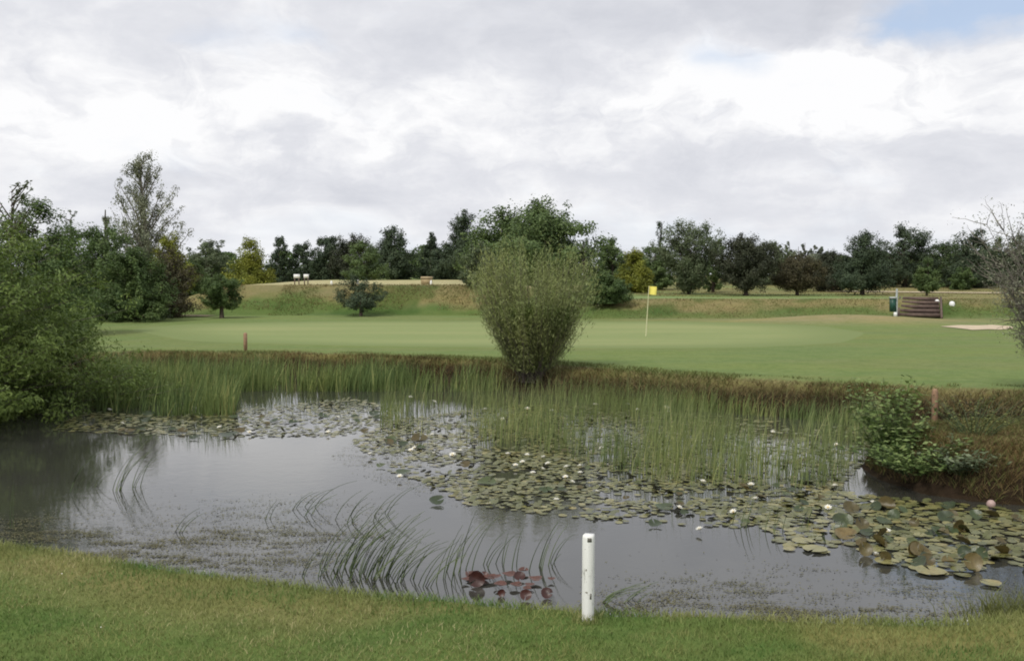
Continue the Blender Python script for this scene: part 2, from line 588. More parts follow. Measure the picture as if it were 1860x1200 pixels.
# ------------------------------------------------------------------ terrain
WZ = -0.5
POND = np.array([
    (-16, 9.6), (-10, 8.5), (-6.5, 7.75), (-3.45, 6.78), (-2.6, 6.5), (-1.75, 6.1), (-0.72, 5.7), (0.2, 5.5), (0.5, 5.42), (1.35, 5.33),
    (2.2, 5.30), (2.8, 5.45), (3.2, 5.9), (4.0, 6.75), (5.2, 7.1), (7.4, 7.4), (8.2, 8.2), (7.0, 8.95), (5.4, 9.2),
    (4.6, 9.5), (4.2, 9.95), (3.95, 10.6), (4.0, 11.3), (4.5, 11.85), (6.0, 12.15), (9, 12.5), (14, 12.7),
    (14, 14.2), (9, 13.9), (7.2, 14.05), (5.4, 14.85), (3.5, 15.9), (2.2, 16.9), (1.2, 17.9), (-1.5, 20.1), (-4, 21.6), (-6.6, 22.2),
    (-9.7, 22.3), (-10.4, 20.5), (-9.4, 18), (-8.6, 15.8), (-9.0, 13.8), (-10.5, 12.2), (-16, 11.5)], dtype=float)


def sdf(x, y):
    """signed distance to the pond outline (negative inside)"""
    x = np.asarray(x, dtype=float); y = np.asarray(y, dtype=float)
    d = np.full(x.shape, 1e9)
    ins = np.zeros(x.shape, dtype=bool)
    n = len(POND)
    for i in range(n):
        ax, ay = POND[i]
        bx, by = POND[(i + 1) % n]
        ex, ey = bx - ax, by - ay
        t = np.clip(((x - ax) * ex + (y - ay) * ey) / (ex * ex + ey * ey), 0, 1)
        d = np.minimum(d, (x - ax - t * ex) ** 2 + (y - ay - t * ey) ** 2)
        c = (ay > y) != (by > y)
        with np.errstate(divide='ignore', invalid='ignore'):
            ins ^= c & (x < (bx - ax) * (y - ay) / (by - ay if by != ay else 1e-9) + ax)
    d = np.sqrt(d)
    return np.where(ins, -d, d)


def land(x, y):
    """height of the dry land, pond left out"""
    near = 0.0 + 0.03 * (fbm(x, y, 0.5, 3, 3) - 0.5)
    far = -0.05 - 0.30 * sstep(y, 19, 33) - 0.05 * sstep(y, 33, 50) + 0.05 * (fbm(x, y, 0.12, 3, 5) - 0.5)
    z = near + (far - near) * sstep(y, 9, 15)
    # low hump before the right embankment
    z = z + 0.34 * np.exp(-((x - 15.0) / 4.2) ** 2 - ((y - 44.5) / 2.0) ** 2)
    # left tee embankment
    eL = sstep(y, 52.0 + 0.6 * fbm(x, y, 0.3, 2, 8), 56.5) * (1 - sstep(x, -1, 5)) * (0.25 + 0.75 * sstep(x, -21, -15.2))
    # right tee embankment, and the ground rising behind it
    eR = sstep(y, 48.3, 51.6) * sstep(x, -1, 5)
    z = z + 1.55 * eL + 0.90 * eR
    z = z + sstep(x, 3, 14) * (0.75 * sstep(y, 66, 112)) - sstep(x, 3, 14) * 0.12 * sstep(y, 52, 62)
    z = z + 0.18 * sstep(y, 57, 80) * (1 - sstep(x, -1, 5))
    z = z + 0.6 * sstep(y, 150, 400)
    return z


def height(x, y):
    x = np.asarray(x, dtype=float); y = np.asarray(y, dtype=float)
    s = sdf(x, y)
    L = land(x, y)
    s = s + 0.25 * (fbm(x, y, 1.3, 3, 11) - 0.5) * sstep(y, 7.5, 9)
    w = 0.48 + 0.1 * sstep(y, 10, 14)
    up = WZ - 0.04 + (L - WZ + 0.04) * np.clip(s / w, 0, 1) ** 0.6
    dn = WZ - 0.04 - 0.7 * np.clip(-s / 1.6, 0, 1) ** 0.8
    return np.where(s > 0, up, dn)


def hz(x, y):
    return float(height(np.array([x]), np.array([y]))[0])


def lerp3(a, b, t):
    return np.asarray(a)[None] * (1 - t[:, None]) + b * t[:, None] if np.ndim(a) == 1 else a * (1 - t[:, None]) + np.asarray(b)[None] * t[:, None]


def ground_colour(x, y, s):
    n = fbm(x, y, 0.25, 4, 21)
    n2 = fbm(x, y, 0.08, 4, 31)
    c = np.tile(np.array([[0.105, 0.155, 0.045]]), (len(x), 1))
    # fairway beyond the pond
    c = lerp3(c, (0.16, 0.21, 0.078), sstep(y, 12, 15))
    c = lerp3(c, (0.175, 0.205, 0.085), (y > 12) * sstep(fbm(x, y * 2.5, 0.22, 4, 91), 0.45, 0.65) * 0.7)
    # embankment faces: patches of dry brown grass and fresh green
    face = sstep(y, 47.6, 49.2) * (1 - sstep(y, 57.5, 60)) * (x > 2) + (x <= 2) * sstep(y, 51.5, 53) * (1 - sstep(y, 56.8, 57.6))
    up = np.where(x > 2, sstep(y, 48.3, 51.3), sstep(y, 52, 56.5))
    nf = fbm(x, y, 0.55, 4, 77)
    fc = lerp3(np.tile([[0.10, 0.145, 0.045]], (len(x), 1)), (0.215, 0.185, 0.092), sstep(0.45 * n + 0.35 * nf + 0.32 * up, 0.50, 0.66))
    fc = lerp3(fc, (0.055, 0.10, 0.026), sstep(fbm(x, y, 0.5, 3, 51), 0.55, 0.7) * 0.7)
    c = c * (1 - face[:, None]) + fc * face[:, None]
    # top of the tees
    tee = (x <= 2) * sstep(y, 57.2, 57.8) * (1 - sstep(y, 78, 84))
    c = lerp3(c, (0.42, 0.38, 0.235), tee * sstep(x, -22, -16))
    teeR = (x > 2) * sstep(y, 51.4, 51.9) * (1 - sstep(y, 57, 59)) * (1 - sstep(x, 20, 22))
    c = lerp3(c, (0.20, 0.265, 0.115), teeR)
    rough = (x > 2) * sstep(y, 58, 62)
    c = lerp3(c, (0.195, 0.185, 0.085), rough * sstep(n2, 0.3, 0.6))
    tan = sstep(x, 22, 26) * sstep(y, 49, 52)
    c = lerp3(c, (0.235, 0.20, 0.10), tan * 0.7)
    # hump of thin dry turf
    hump = np.exp(-((x - 15.0) / 5.5) ** 2 - ((y - 44.8) / 2.6) ** 2)
    c = lerp3(c, (0.27, 0.235, 0.13), np.clip(hump * 1.6, 0, 1))
    strip = np.exp(-((y - 47.5) / 1.0) ** 2) * sstep(x, 2, 8)
    c = lerp3(c, (0.20, 0.19, 0.10), strip * 0.8)
    # dry edge and bare banks round the water
    edge = (1 - sstep(s, 0.45, 1.1 + n)) * (y > 8.5)
    c = lerp3(c, (0.17, 0.145, 0.062), edge * 0.9)
    bare = 1 - sstep(s, 0.30, 0.55)
    c = lerp3(c, (0.032, 0.022, 0.015), bare * (y > 8.0))
    c = lerp3(c, (0.045, 0.040, 0.024), (1 - sstep(s, 0.12, 0.3)) * (y <= 8.0))
    # the little headland on the right: dry reddish turf
    head = sstep(x, 3.9, 4.6) * (y > 9.0) * (y < 12.4) * sstep(s, 0.2, 0.5)
    c = lerp3(c, (0.17, 0.115, 0.055), head * sstep(n, 0.35, 0.6) * 0.9)
    c = lerp3(c, (0.16, 0.155, 0.06), head * sstep(y, 10.9, 11.4) * 0.8)
    # worn edge of the near lawn
    ne = (y < 8.5) * np.exp(-((s - 0.75) / 0.35) ** 2) * sstep(fbm(x, y, 1.1, 3, 61), 0.45, 0.6)
    c = lerp3(c, (0.23, 0.19, 0.085), ne * 0.7)
    return c


def axis_pts(segs):
    out = []
    for a, b, st in segs:
        out.append(np.arange(a, b, st))
    return np.concatenate(out + [[segs[-1][1]]])


gx = axis_pts([(-900, -200, 50), (-200, -60, 10), (-60, -24, 2.0), (-24, -12, 0.5), (-12, 10, 0.12), (10, 30, 0.5), (30, 70, 2), (70, 200, 10), (200, 900, 50)])
gy = axis_pts([(-120, -20, 20), (-20, 2, 2), (2, 24, 0.12), (24, 46, 0.6), (46, 62, 0.3), (62, 100, 2), (100, 300, 12), (300, 1500, 80)])
GX, GY = np.meshgrid(gx, gy)
X1, Y1 = GX.ravel(), GY.ravel()
Z1 = height(X1, Y1)
nx, ny = len(gx), len(gy)
ii = (np.arange(ny - 1)[:, None] * nx + np.arange(nx - 1)[None])
GF = np.stack([ii, ii + 1, ii + nx + 1, ii + nx], -1).reshape(-1, 4)
gcol = ground_colour(X1, Y1, sdf(X1, Y1))
ground = mesh('ground', np.stack([X1, Y1, Z1], 1), GF, M['ground'], colour=gcol, smooth=True)
tag(ground, kind='structure')


def drape(name, poly, mat, lift=0.02, step=0.3, fray=0.0, fade=False):
    """a sheet following the ground inside a polygon, cut out cell by cell with rounded edge"""
    poly = np.array(poly)
    x0, y0 = poly.min(0); x1, y1 = poly.max(0)
    c = poly.mean(0)
    # radial grid: rings from centre to outline
    nb = 96
    pts = []
    per = np.concatenate([poly, poly[:1]])
    seg = np.linalg.norm(np.diff(per, axis=0), axis=1)
    cum = np.concatenate([[0], np.cumsum(seg)])
    tt = np.linspace(0, cum[-1], nb, endpoint=False)
    ox, oy = np.interp(tt, cum, per[:, 0]), np.interp(tt, cum, per[:, 1])
    if fray:
        f = 1 + fray * (rng.random(nb) - .5)
        ox, oy = c[0] + (ox - c[0]) * f, c[1] + (oy - c[1]) * f
    # smooth the outline
    for _ in range(2):
        ox = (np.roll(ox, 1) + 2 * ox + np.roll(ox, -1)) / 4
        oy = (np.roll(oy, 1) + 2 * oy + np.roll(oy, -1)) / 4
    K = max(4, int(max(x1 - x0, y1 - y0) / 2 / step))
    rr = np.linspace(0, 1, K + 1)[1:]
    X = c[0] + (ox - c[0])[None] * rr[:, None]
    Y = c[1] + (oy - c[1])[None] * rr[:, None]
    Z = height(X.ravel(), Y.ravel()) + lift
    if fade:
        Z[-nb:] -= 0.05
    V = np.concatenate([[[c[0], c[1], hz(*c) + lift]], np.stack([X.ravel(), Y.ravel(), Z], 1)])
    i = np.arange(nb)
    j = (i + 1) % nb
    tri = np.stack([np.zeros(nb, int), 1 + i, 1 + j], 1)
    b = (np.arange(K - 1) * nb)[:, None] + 1
    q = np.stack([b + i, b + nb + i, b + nb + j, b + j], -1).reshape(-1, 4)
    rim = None
    if fade:
        e_ = np.concatenate([[0.0], np.repeat(rr, nb)])
        rim = np.stack([e_] * 3, 1)
    return tag(mesh(name, V, [tri, q], mat, smooth=True, colour=rim), kind='structure')


G = lambda px, py, z=-0.38: tuple(on(px, py, z)[:2])
drape('putting_green', [G(215, 600), G(330, 588), G(560, 583), G(900, 582), G(1250, 584), G(1500, 592), G(1590, 606), G(1540, 628), G(1380, 645),
                        G(1150, 648), G(900, 643), G(600, 636), G(330, 622)], M['green'], 0.012, 0.4, fade=True)
drape('sand_bunker', [G(1708, 594), G(1740, 591.5), G(1775, 592), G(1800, 591), G(1836, 593), G(1842, 597), G(1815, 600), G(1795, 599), G(1768, 600.5), G(1740, 597)], M['sand'], 0.02, 0.2, 0.10)


def ribbon(name, pts, width, mat, lift=0.02):
    P = np.array(pts)
    t = np.linspace(0, len(P) - 1, 60)
    x, y = np.interp(t, range(len(P)), P[:, 0]), np.interp(t, range(len(P)), P[:, 1])
    dxy = np.stack([np.gradient(x), np.gradient(y)], 1)
    nrm = unit(np.stack([-dxy[:, 1], dxy[:, 0]], 1))
    V = []
    for k in np.linspace(-.5, .5, 4):
        w = width * (1 + 0.15 * (vnoise(t, t * 0, 1.1, 5) - .5))
        xx, yy = x + nrm[:, 0] * k * w, y + nrm[:, 1] * k * w
        V.append(np.stack([xx, yy, height(xx, yy) + lift], 1))
    V = np.stack(V, 1).reshape(-1, 3)
    b = (np.arange(59)[:, None] * 4 + np.arange(3)[None])
    F = np.stack([b, b + 1, b + 5, b + 4], -1).reshape(-1, 4)
    return tag(mesh(name, V, F, mat, smooth=True), kind='structure')


ribbon('path', [(24, 76), (30, 73.5), (38, 71), (48, 68), (60, 66)], 2.4, M['dirt'], 0.05)
ribbon('path', [(-19, 51.4), (-17.5, 51.2), (-16.4, 51.3), (-15.4, 51.0)], 1.0, simple('dirt_pink', (0.38, 0.28, 0.20), 0.95, 0.15, 2.0), 0.05)

# water sheet, cut to the pond
wx = np.arange(-16.4, 14.6, 0.4); wy = np.arange(5.2, 23.4, 0.4)
WX, WY = np.meshgrid(wx, wy)
sd_ = sdf(WX.ravel(), WY.ravel())
i2 = (np.arange(len(wy) - 1)[:, None] * len(wx) + np.arange(len(wx) - 1)[None])
WF = np.stack([i2, i2 + 1, i2 + len(wx) + 1, i2 + len(wx)], -1).reshape(-1, 4)
WF = WF[(sd_[WF].min(1) < 0.12)]
use, inv = np.unique(WF, return_inverse=True)
tag(mesh('water', np.stack([WX.ravel()[use], WY.ravel()[use], np.full(len(use), WZ)], 1), inv.reshape(-1, 4), M['water']), kind='structure')

# ------------------------------------------------------------------ near lawn: real blades
NB = 290000
Yb = 2.9 + (8.3 - 2.9) * rng.random(NB) ** 1.0
Xb = (rng.random(NB) - .5) * 2 * (0.60 * Yb + 1.9)
s_ = sdf(Xb, Yb)
k = (s_ > 0.10)
Xb, Yb, s_ = Xb[k], Yb[k], s_[k]
edge = np.exp(-((s_ - 0.35) / 0.25) ** 2)
ln = fbm(Xb, Yb, 2.5, 3, 71)
H = 0.012 + 0.022 * ln + 0.045 * edge * rng.random(len(Xb)) + 0.01 * rng.random(len(Xb))
P = np.stack([Xb, Yb, height(Xb, Yb) - 0.004], 1)
V, F = blades(P, rng.uniform(0, 6.28, len(Xb)), H, rng.uniform(0, .6, len(Xb)), rng.uniform(0, .7, len(Xb)), rng.uniform(.003, .006, len(Xb)), 2)
dryp = sstep(fbm(Xb, Yb, 1.3, 4, 61), 0.47, 0.66) * np.clip(0.25 + 0.9 * np.exp(-((s_ - 0.8) / 0.6) ** 2) + 0.35 * sstep(Xb, -0.5, 2), 0, 1)
vv = np.clip(rng.random(len(Xb)) * 0.66 + dryp * rng.random(len(Xb)) * 0.42 + edge * 0.10, 0, 1)
tag(mesh('lawn_grass', V, F, M['blade'], att=np.repeat(vv, 2)), 'short mown grass of the lawn in front of the pond', 'grass', kind='stuff')

# ------------------------------------------------------------------ dry grass on the far bank and the headland
def shore_points(n, smin, smax, test):
    out = []
    while sum(len(o) for o in out) < n:
        x = rng.uniform(-12, 14, n); y = rng.uniform(8.6, 25, n)
        s = sdf(x, y)
        k = (s > smin) & (s < smax) & test(x, y)
        out.append(np.stack([x[k], y[k], s[k]], 1))
    return np.concatenate(out)[:n]


Q = shore_points(42000, 0.08, 1.0, lambda x, y: (y > 12.9) & (np.abs(x) < 0.62 * y))
Q = Q[rng.random(len(Q)) < np.clip(1.25 - Q[:, 2], 0.08, 1) * (0.25 + 0.9 * fbm(Q[:, 0], Q[:, 1], 1.2, 3, 5))]
n = len(Q)
P = np.stack([Q[:, 0], Q[:, 1], height(Q[:, 0], Q[:, 1]) - 0.02], 1)
hh = (0.05 + 0.14 * rng.random(n)) * np.clip(1.25 - Q[:, 2] * 0.9, 0.25, 1) * (0.45 + 1.1 * fbm(P[:, 0], P[:, 1], 0.9, 3, 15))
V, F = blades(P, rng.normal(-1.6, 1.3, n), hh, rng.uniform(.1, .7, n), rng.uniform(.1, .9, n), rng.uniform(.008, .018, n), 2)
tag(mesh('bank_grass', V, F, M['bank_grass'], att=np.repeat(np.clip(rng.random(n) * .5 + 1.3 * (fbm(P[:, 0], P[:, 1], 0.8, 3, 9) - .5) + .12 + .25 * (Q[:, 2] - .3), 0, 1), 2)),
    'dry brown grass along the top of the far pond bank', 'grass', kind='stuff')
Q = shore_points(26000, 0.12, 1.8, lambda x, y: (y > 12.9) & (np.abs(x) < 0.62 * y))
Q = Q[fbm(Q[:, 0], Q[:, 1], 0.8, 3, 19) > .44]
n = len(Q)
P = np.stack([Q[:, 0], Q[:, 1], height(Q[:, 0], Q[:, 1]) - 0.01], 1)
V, F = blades(P, rng.normal(-1.6, 1.5, n), rng.uniform(.04, .15, n) * np.clip(1.5 - .6 * Q[:, 2], .4, 1), rng.uniform(.1, .6, n), rng.uniform(.1, .8, n), rng.uniform(.008, .016, n), 2)
tag(mesh('bank_turf_grass', V, F, M['bank_green'], att=np.repeat(rng.random(n) * .8 + .1, 2)), 'tufts of fresh grass along the fairway edge above the far bank', 'grass', kind='stuff')
Q = shore_points(40000, 0.02, 1.6, lambda x, y: (y > 8.9) & (y < 12.6) & (x > 3.5) & (x < 9))
n = len(Q)
P = np.stack([Q[:, 0], Q[:, 1], height(Q[:, 0], Q[:, 1]) - 0.01], 1)
hh = 0.03 + (0.03 + 0.09 * rng.random(n)) * np.clip(1.1 - Q[:, 2], 0.12, 1)
V, F = blades(P, rng.normal(-1.6, 1.6, n), hh, rng.uniform(.1, .8, n), rng.uniform(.1, .9, n), rng.uniform(.005, .011, n), 2)
tag(mesh('headland_grass', V, F, M['bank_grass'], att=np.repeat(np.clip(rng.random(n) * .75 - 0.05, 0, 1), 2)),
    'low rusty dry grass covering the small headland on the right', 'grass', kind='stuff')
k = rng.random(n) < (0.35 + 0.5 * (Q[:, 1] > 10.8))
P2 = P[k]
V, F = blades(P2, rng.normal(-1.6, 1.6, len(P2)), hh[k] * 1.2, rng.uniform(.1, .6, len(P2)), rng.uniform(.1, .7, len(P2)), rng.uniform(.005, .011, len(P2)), 2)
tag(mesh('headland_turf_grass', V, F, M['bank_green'], att=np.repeat(rng.random(len(P2)), 2)),
    'green grass mixed through the dry turf of the headland', 'grass', kind='stuff')

def rough(name, n, xr, yr, hr, mat, label, lo=.42, sd=101, vfun=None):
    x = rng.uniform(*xr, n); y = rng.uniform(*yr, n)
    k = (fbm(x, y, .45, 4, sd) > lo) & (np.abs(x) < .6 * y)
    x, y = x[k], y[k]
    m_ = len(x)
    P = np.column_stack([x, y, height(x, y) - .02])
    V, F = blades(P, rng.normal(-1.6, 1.4, m_), rng.uniform(*hr, m_) * (.5 + fbm(x, y, 1.2, 3, sd + 5)), rng.uniform(.1, .6, m_), rng.uniform(.1, .7, m_), rng.uniform(.025, .05, m_), 1)
    tag(mesh(name, V, F, M[mat], att=np.clip(rng.random(m_) * .6 + .35, 0, 1)), label, 'grass', kind='stuff')


rough('embankment_grass', 12000, (-17, 1), (53.4, 57.0), (.05, .13), 'bank_grass', 'tufts of dry grass on the face of the left tee', .47)
rough('embankment_grass', 12000, (-17, 1), (52.2, 55.9), (.04, .12), 'bank_green', 'tufts of green grass on the face of the left tee', .47, 131)
rough('embankment_grass', 7000, (4, 31), (48.8, 51.4), (.03, .09), 'bank_grass', 'tufts of dry grass on the face of the right tee', .50, 151)
rough('embankment_grass', 14000, (4, 31), (48.4, 51.4), (.03, .09), 'bank_green', 'tufts of green grass on the face of the right tee', .42, 171)
rough('slope_grass', 14000, (8, 46), (60, 82), (.05, .13), 'bank_grass', 'rough grass under the trees on the right slope', .42, 191)

# ------------------------------------------------------------------ reed beds
def inpoly(x, y, poly):
    c = np.zeros(x.shape, bool)
    n = len(poly)
    for i in range(n):
        (ax, ay), (bx, by) = poly[i], poly[(i + 1) % n]
        k = (ay > y) != (by > y)
        c ^= k & (x < (bx - ax) * (y - ay) / ((by - ay) or 1e-9) + ax)
    return c


def scatter(pxpoly, n, z=WZ, dens=None, inside=True):
    """points on the water inside a region outlined on the photo's water surface"""
    poly = [tuple(on(a, b, z)[:2]) for a, b in pxpoly]
    A = np.array(poly)
    out = []
    tot = 0
    for _ in range(60):
        x = rng.uniform(A[:, 0].min(), A[:, 0].max(), n * 2)
        y = rng.uniform(A[:, 1].min(), A[:, 1].max(), n * 2)
        k = inpoly(x, y, poly)
        if inside:
            k &= sdf(x, y) < -0.03
        if dens is not None:
            k &= rng.random(len(x)) < dens(x, y)
        out.append(np.stack([x[k], y[k]], 1))
        tot += k.sum()
        if tot >= n:
            break
    return np.concatenate(out)[:n]


def reed_mesh(name, pts, h0, h1, mat, label, w0=.006, w1=.012, lean=.12, head=0.1):
    n = len(pts)
    P = np.column_stack([pts, np.full(n, WZ - 0.08)])
    clump = fbm(pts[:, 0], pts[:, 1], 1.1, 3, 13)
    hh = (h0 + (h1 - h0) * rng.random(n) ** 1.3) * (0.72 + 0.56 * clump)
    V, F = blades(P, rng.normal(head, 1.2, n), hh, rng.normal(0.03, lean, n), rng.uniform(-.02, .3, n) ** 1, rng.uniform(w0, w1, n), 4)
    v = np.clip(rng.random(n) * .75 + .9 * (clump - .5) + (rng.random(n) < .07) * .45 - (rng.random(n) < .15) * .4, 0, 1)
    return tag(mesh(name, V, F, mat, att=np.repeat(v, 4)), label, 'reeds', kind='stuff')


clumpy = lambda lo, hi, sc, sd: (lambda x, y: sstep(fbm(x, y, sc, 3, sd), lo, hi) * 0.95 + 0.05)
A1 = scatter([(165, 722), (175, 748), (300, 757), (425, 756), (436, 712), (640, 712), (860, 712), (1000, 705), (1000, 685), (820, 672), (450, 668), (175, 668)],
             9500, dens=clumpy(.30, .55, .7, 3))
reed_mesh('reed_bed', A1, .34, .72, M['reed_far'], 'tall green reeds standing in the water below the far left bank', .010, .020)
A2 = scatter([(690, 742), (690, 780), (800, 800), (880, 812), (1010, 828), (1090, 850), (1200, 880), (1330, 885), (1480, 888), (1530, 880), (1590, 800), (1600, 775),
              (1480, 755), (1250, 742), (1060, 725), (900, 716)], 5600, dens=clumpy(.32, .62, .9, 23))
reed_mesh('reed_bed', A2, .36, .72, M['reed'], 'thin upright reeds among the lily pads in the middle of the pond', .0045, .0095, .07)
A3 = scatter([(1000, 716), (1040, 732), (1300, 750), (1600, 776), (1620, 768), (1400, 740), (1250, 725), (1100, 705)], 1000, dens=clumpy(.3, .6, 1.1, 33))
reed_mesh('reed_bed', A3, .22, .48, M['reed_far'], 'short dark green reeds growing along the foot of the brown far bank', .009, .016, .08)
A4 = scatter([(60, 735), (150, 752), (175, 755), (180, 700), (100, 700), (20, 720)], 500)
reed_mesh('reed_bed', A4, .3, .7, M['reed_far'], 'scattered reeds under the overhanging bush on the left', .008, .014)

# ------------------------------------------------------------------ lily pads
def pad_mesh(name, mat, r=1.0, seg=11, cup=0.0, fold=0.0, v=0.5, wav=0.0):
    """round floating leaf with its notch, a raised rim or a folded half"""
    ang = np.linspace(0.14, 2 * math.pi - 0.14, seg)
    V = [(0, 0, 0.0)]
    for fr in (0.6, 1.0):
        for a_ in ang:
            rr = r * fr * (1 + 0.04 * math.sin(3 * a_ + 1) * fr)
            x, y = rr * math.cos(a_), rr * math.sin(a_)
            z = cup * fr ** 2 * r + wav * math.sin(2 * a_ + 0.7) * fr ** 2 * r
            if fold and x < 0:
                z += -x * math.sin(fold); x = x * math.cos(fold)
            V.append((x, y, z))
    F3 = np.array([(0, i + 1, i + 2) for i in range(seg - 1)])
    F4 = np.array([(i + 1, seg + i + 1, seg + i + 2, i + 2) for i in range(seg - 1)])
    V = np.array(V)
    att = np.clip(np.full(len(F3) + len(F4), v) + rng.uniform(-.06, .06, len(F3) + len(F4)), 0, 1)
    return mesh(name, V, [F3, F4], M[mat], att=att, link=False, smooth=True)


PAD_POLYS = {
    'left': ([(95, 782), (250, 790), (420, 793), (620, 793), (700, 772), (720, 745), (640, 722), (430, 745), (300, 757), (170, 748), (110, 765)], 2200, (.028, .052)),
    'centre': ([(640, 800), (690, 850), (760, 872), (800, 890), (850, 918), (1000, 935), (1150, 952), (1300, 960), (1420, 950), (1500, 920), (1520, 895), (1600, 800),
                (1600, 778), (1300, 756), (1050, 738), (950, 735), (720, 760)], 13000, (.027, .050)),
    'right': ([(1400, 915), (1380, 955), (1430, 1000), (1500, 1008), (1600, 1000), (1640, 1030), (1740, 1050), (1800, 1020), (1900, 1040), (2000, 1010), (1900, 930),
               (1620, 905), (1530, 893)], 2400, (.036, .070)),
}
lists = {}
for key, (poly, n, (r0, r1)) in PAD_POLYS.items():
    d = clumpy(.25, .5, 1.5, 41) if key != 'centre' else (lambda x, y: (sstep(fbm(x, y, 1.9, 3, 43), .36, .54) * .95 + .05) * (0.5 + 0.5 * (y < 12.0)) * (1 - .75 * sstep(x, 1.8, 3.2) * sstep(y, 10.2, 11.0)))
    pts = scatter(poly, n, dens=d)
    rr = rng.uniform(r0, r1, len(pts))
    # thin out overlaps
    order = rng.permutation(len(pts))
    cell = {}
    keep = []
    for i in order:
        x, y = pts[i]; ci = (int(x / .17), int(y / .17))
        ok = True
        for ax in (-1, 0, 1):
            for ay in (-1, 0, 1):
                for j in cell.get((ci[0] + ax, ci[1] + ay), ()):
                    if (pts[j][0] - x) ** 2 + (pts[j][1] - y) ** 2 < (0.66 * (rr[i] + rr[j])) ** 2:
                        ok = False
        if ok:
            cell.setdefault(ci, []).append(i)
            keep.append(i)
    lists[key] = (pts[keep], rr[keep])

allp = np.concatenate([np.column_stack([p_, r_, np.full(len(p_), k_)]) for k_, (p_, r_) in enumerate(lists.values())])
size = allp[:, 2] / allp[:, 1]
inview = np.abs(allp[:, 0]) < 0.51 * allp[:, 1]
score = np.where(inview, size * (1 + 0), 0)
top = np.argsort(-score)
NIND = 140
variants = [pad_mesh('lily_pad', 'pad', v=v_, cup=c_, wav=w_) for v_, c_, w_ in ((.25, .0, .02), (.5, .03, .03), (.7, .0, .04), (.85, .02, .02), (.4, .05, .05))]
def proj(x, y, z):
    c_, s__ = math.cos(PITCH), math.sin(PITCH)
    f = y * c_ - (z - CAMZ) * s__
    up_ = y * s__ + (z - CAMZ) * c_
    return 930 + FPX * x / f, 600 - FPX * up_ / f


MARKS = [(1575, 875, 'the headland tip'), (1800, 925, 'the pale pink ball'), (1765, 1035, 'the large upright yellowish leaf'),
         (1611, 973, 'the nearest white lily'), (1571, 1007, 'the round brown standing leaf'), (1690, 930, 'the headland foot'),
         (1850, 1000, 'the right hand frame edge'), (1535, 978, 'the long pale folded leaf'), (1504, 929, 'the lily before the headland'),
         (1670, 1005, 'the wide curled leaf'), (1480, 1000, 'the pale yellowish floating pad'), (1430, 945, 'the last reeds on the right'),
         (1332, 937, 'the large front edge lily'), (1233, 929, 'the lily with a dark pad'), (1271, 969, 'the cream lily in open water'),
         (1068, 960, 'the white post top'), (1010, 915, 'the foremost middle lily'), (1150, 940, 'the edge beyond the post'),
         (930, 925, 'the outer front edge'), (793, 905, 'the lone domed pad'), (1750, 975, 'the inner patch'),
         (733, 865, 'the small pale flower'), (672, 831, 'the lily alone at open water'), (1620, 955, 'the right patch centre'),
         (950, 850, 'the loose group of lilies'), (1054, 865, 'the rightmost group lily'), (822, 832, 'the leftmost reed lily'),
         (760, 800, 'the leftmost middle reeds'), (1200, 890, 'the middle reed foot'), (1364, 887, 'the lily at the reeds'),
         (600, 785, 'the strip end'), (415, 785, 'the widest dark pad'), (250, 775, 'the left strip end'),
         (500, 765, 'the left strip middle'), (690, 770, 'the pad patch gap'), (866, 1063, 'the biggest red leaf'),
         (944, 1052, 'the square dark red leaf'), (993, 1075, 'the rightmost red leaf'), (1100, 850, 'the thin middle reeds'),
         (1100, 745, 'the far pad edge'), (850, 745, 'the far bush reflection')]


def where(x, y):
    a_, b_ = proj(x, y, WZ)
    m_ = min(MARKS, key=lambda m_: (m_[0] - a_) ** 2 + 4 * (m_[1] - b_) ** 2)
    u_, w_ = a_ - m_[0], 2.2 * (b_ - m_[1])
    far_ = '' if math.hypot(u_, w_) > 34 else 'just '
    return far_ + (('left of ' if u_ < 0 else 'right of ') if abs(u_) > abs(w_) else ('behind ' if w_ < 0 else 'in front of ')) + m_[2]


def bigness(px_):
    return 'tiny' if px_ < 17 else 'small' if px_ < 22 else 'medium' if px_ < 28 else 'broad'


TONES = ['dark olive', 'olive', 'light olive', 'pale', 'dull green']
LAB = {0: 'small flat olive lily pad floating in the left hand strip of pads',
       1: 'flat olive lily pad near the open front edge of the middle patch',
       2: 'broad flat green lily pad in the dense patch beside the headland'}
GRP = {0: 'flat lily pads of the left strip', 1: 'flat lily pads along the middle patch', 2: 'flat lily pads of the right hand patch'}
for i in top[:NIND]:
    x, y, r_, k_ = allp[i]
    vi = int(rng.integers(5))
    o = bpy.data.objects.new('lily_pad', variants[vi])
    COL.objects.link(o)
    o.location = (x, y, WZ + 0.006 + 0.006 * rng.random())
    o.rotation_euler = (rng.normal(0, .035), rng.normal(0, .035), rng.uniform(0, 6.28))
    o.scale = (r_, r_, r_)
    tag(o, bigness(2 * r_ / y * FPX) + ' ' + TONES[vi] + ' flat lily pad ' + where(x, y), 'lily pad', GRP[int(k_)])
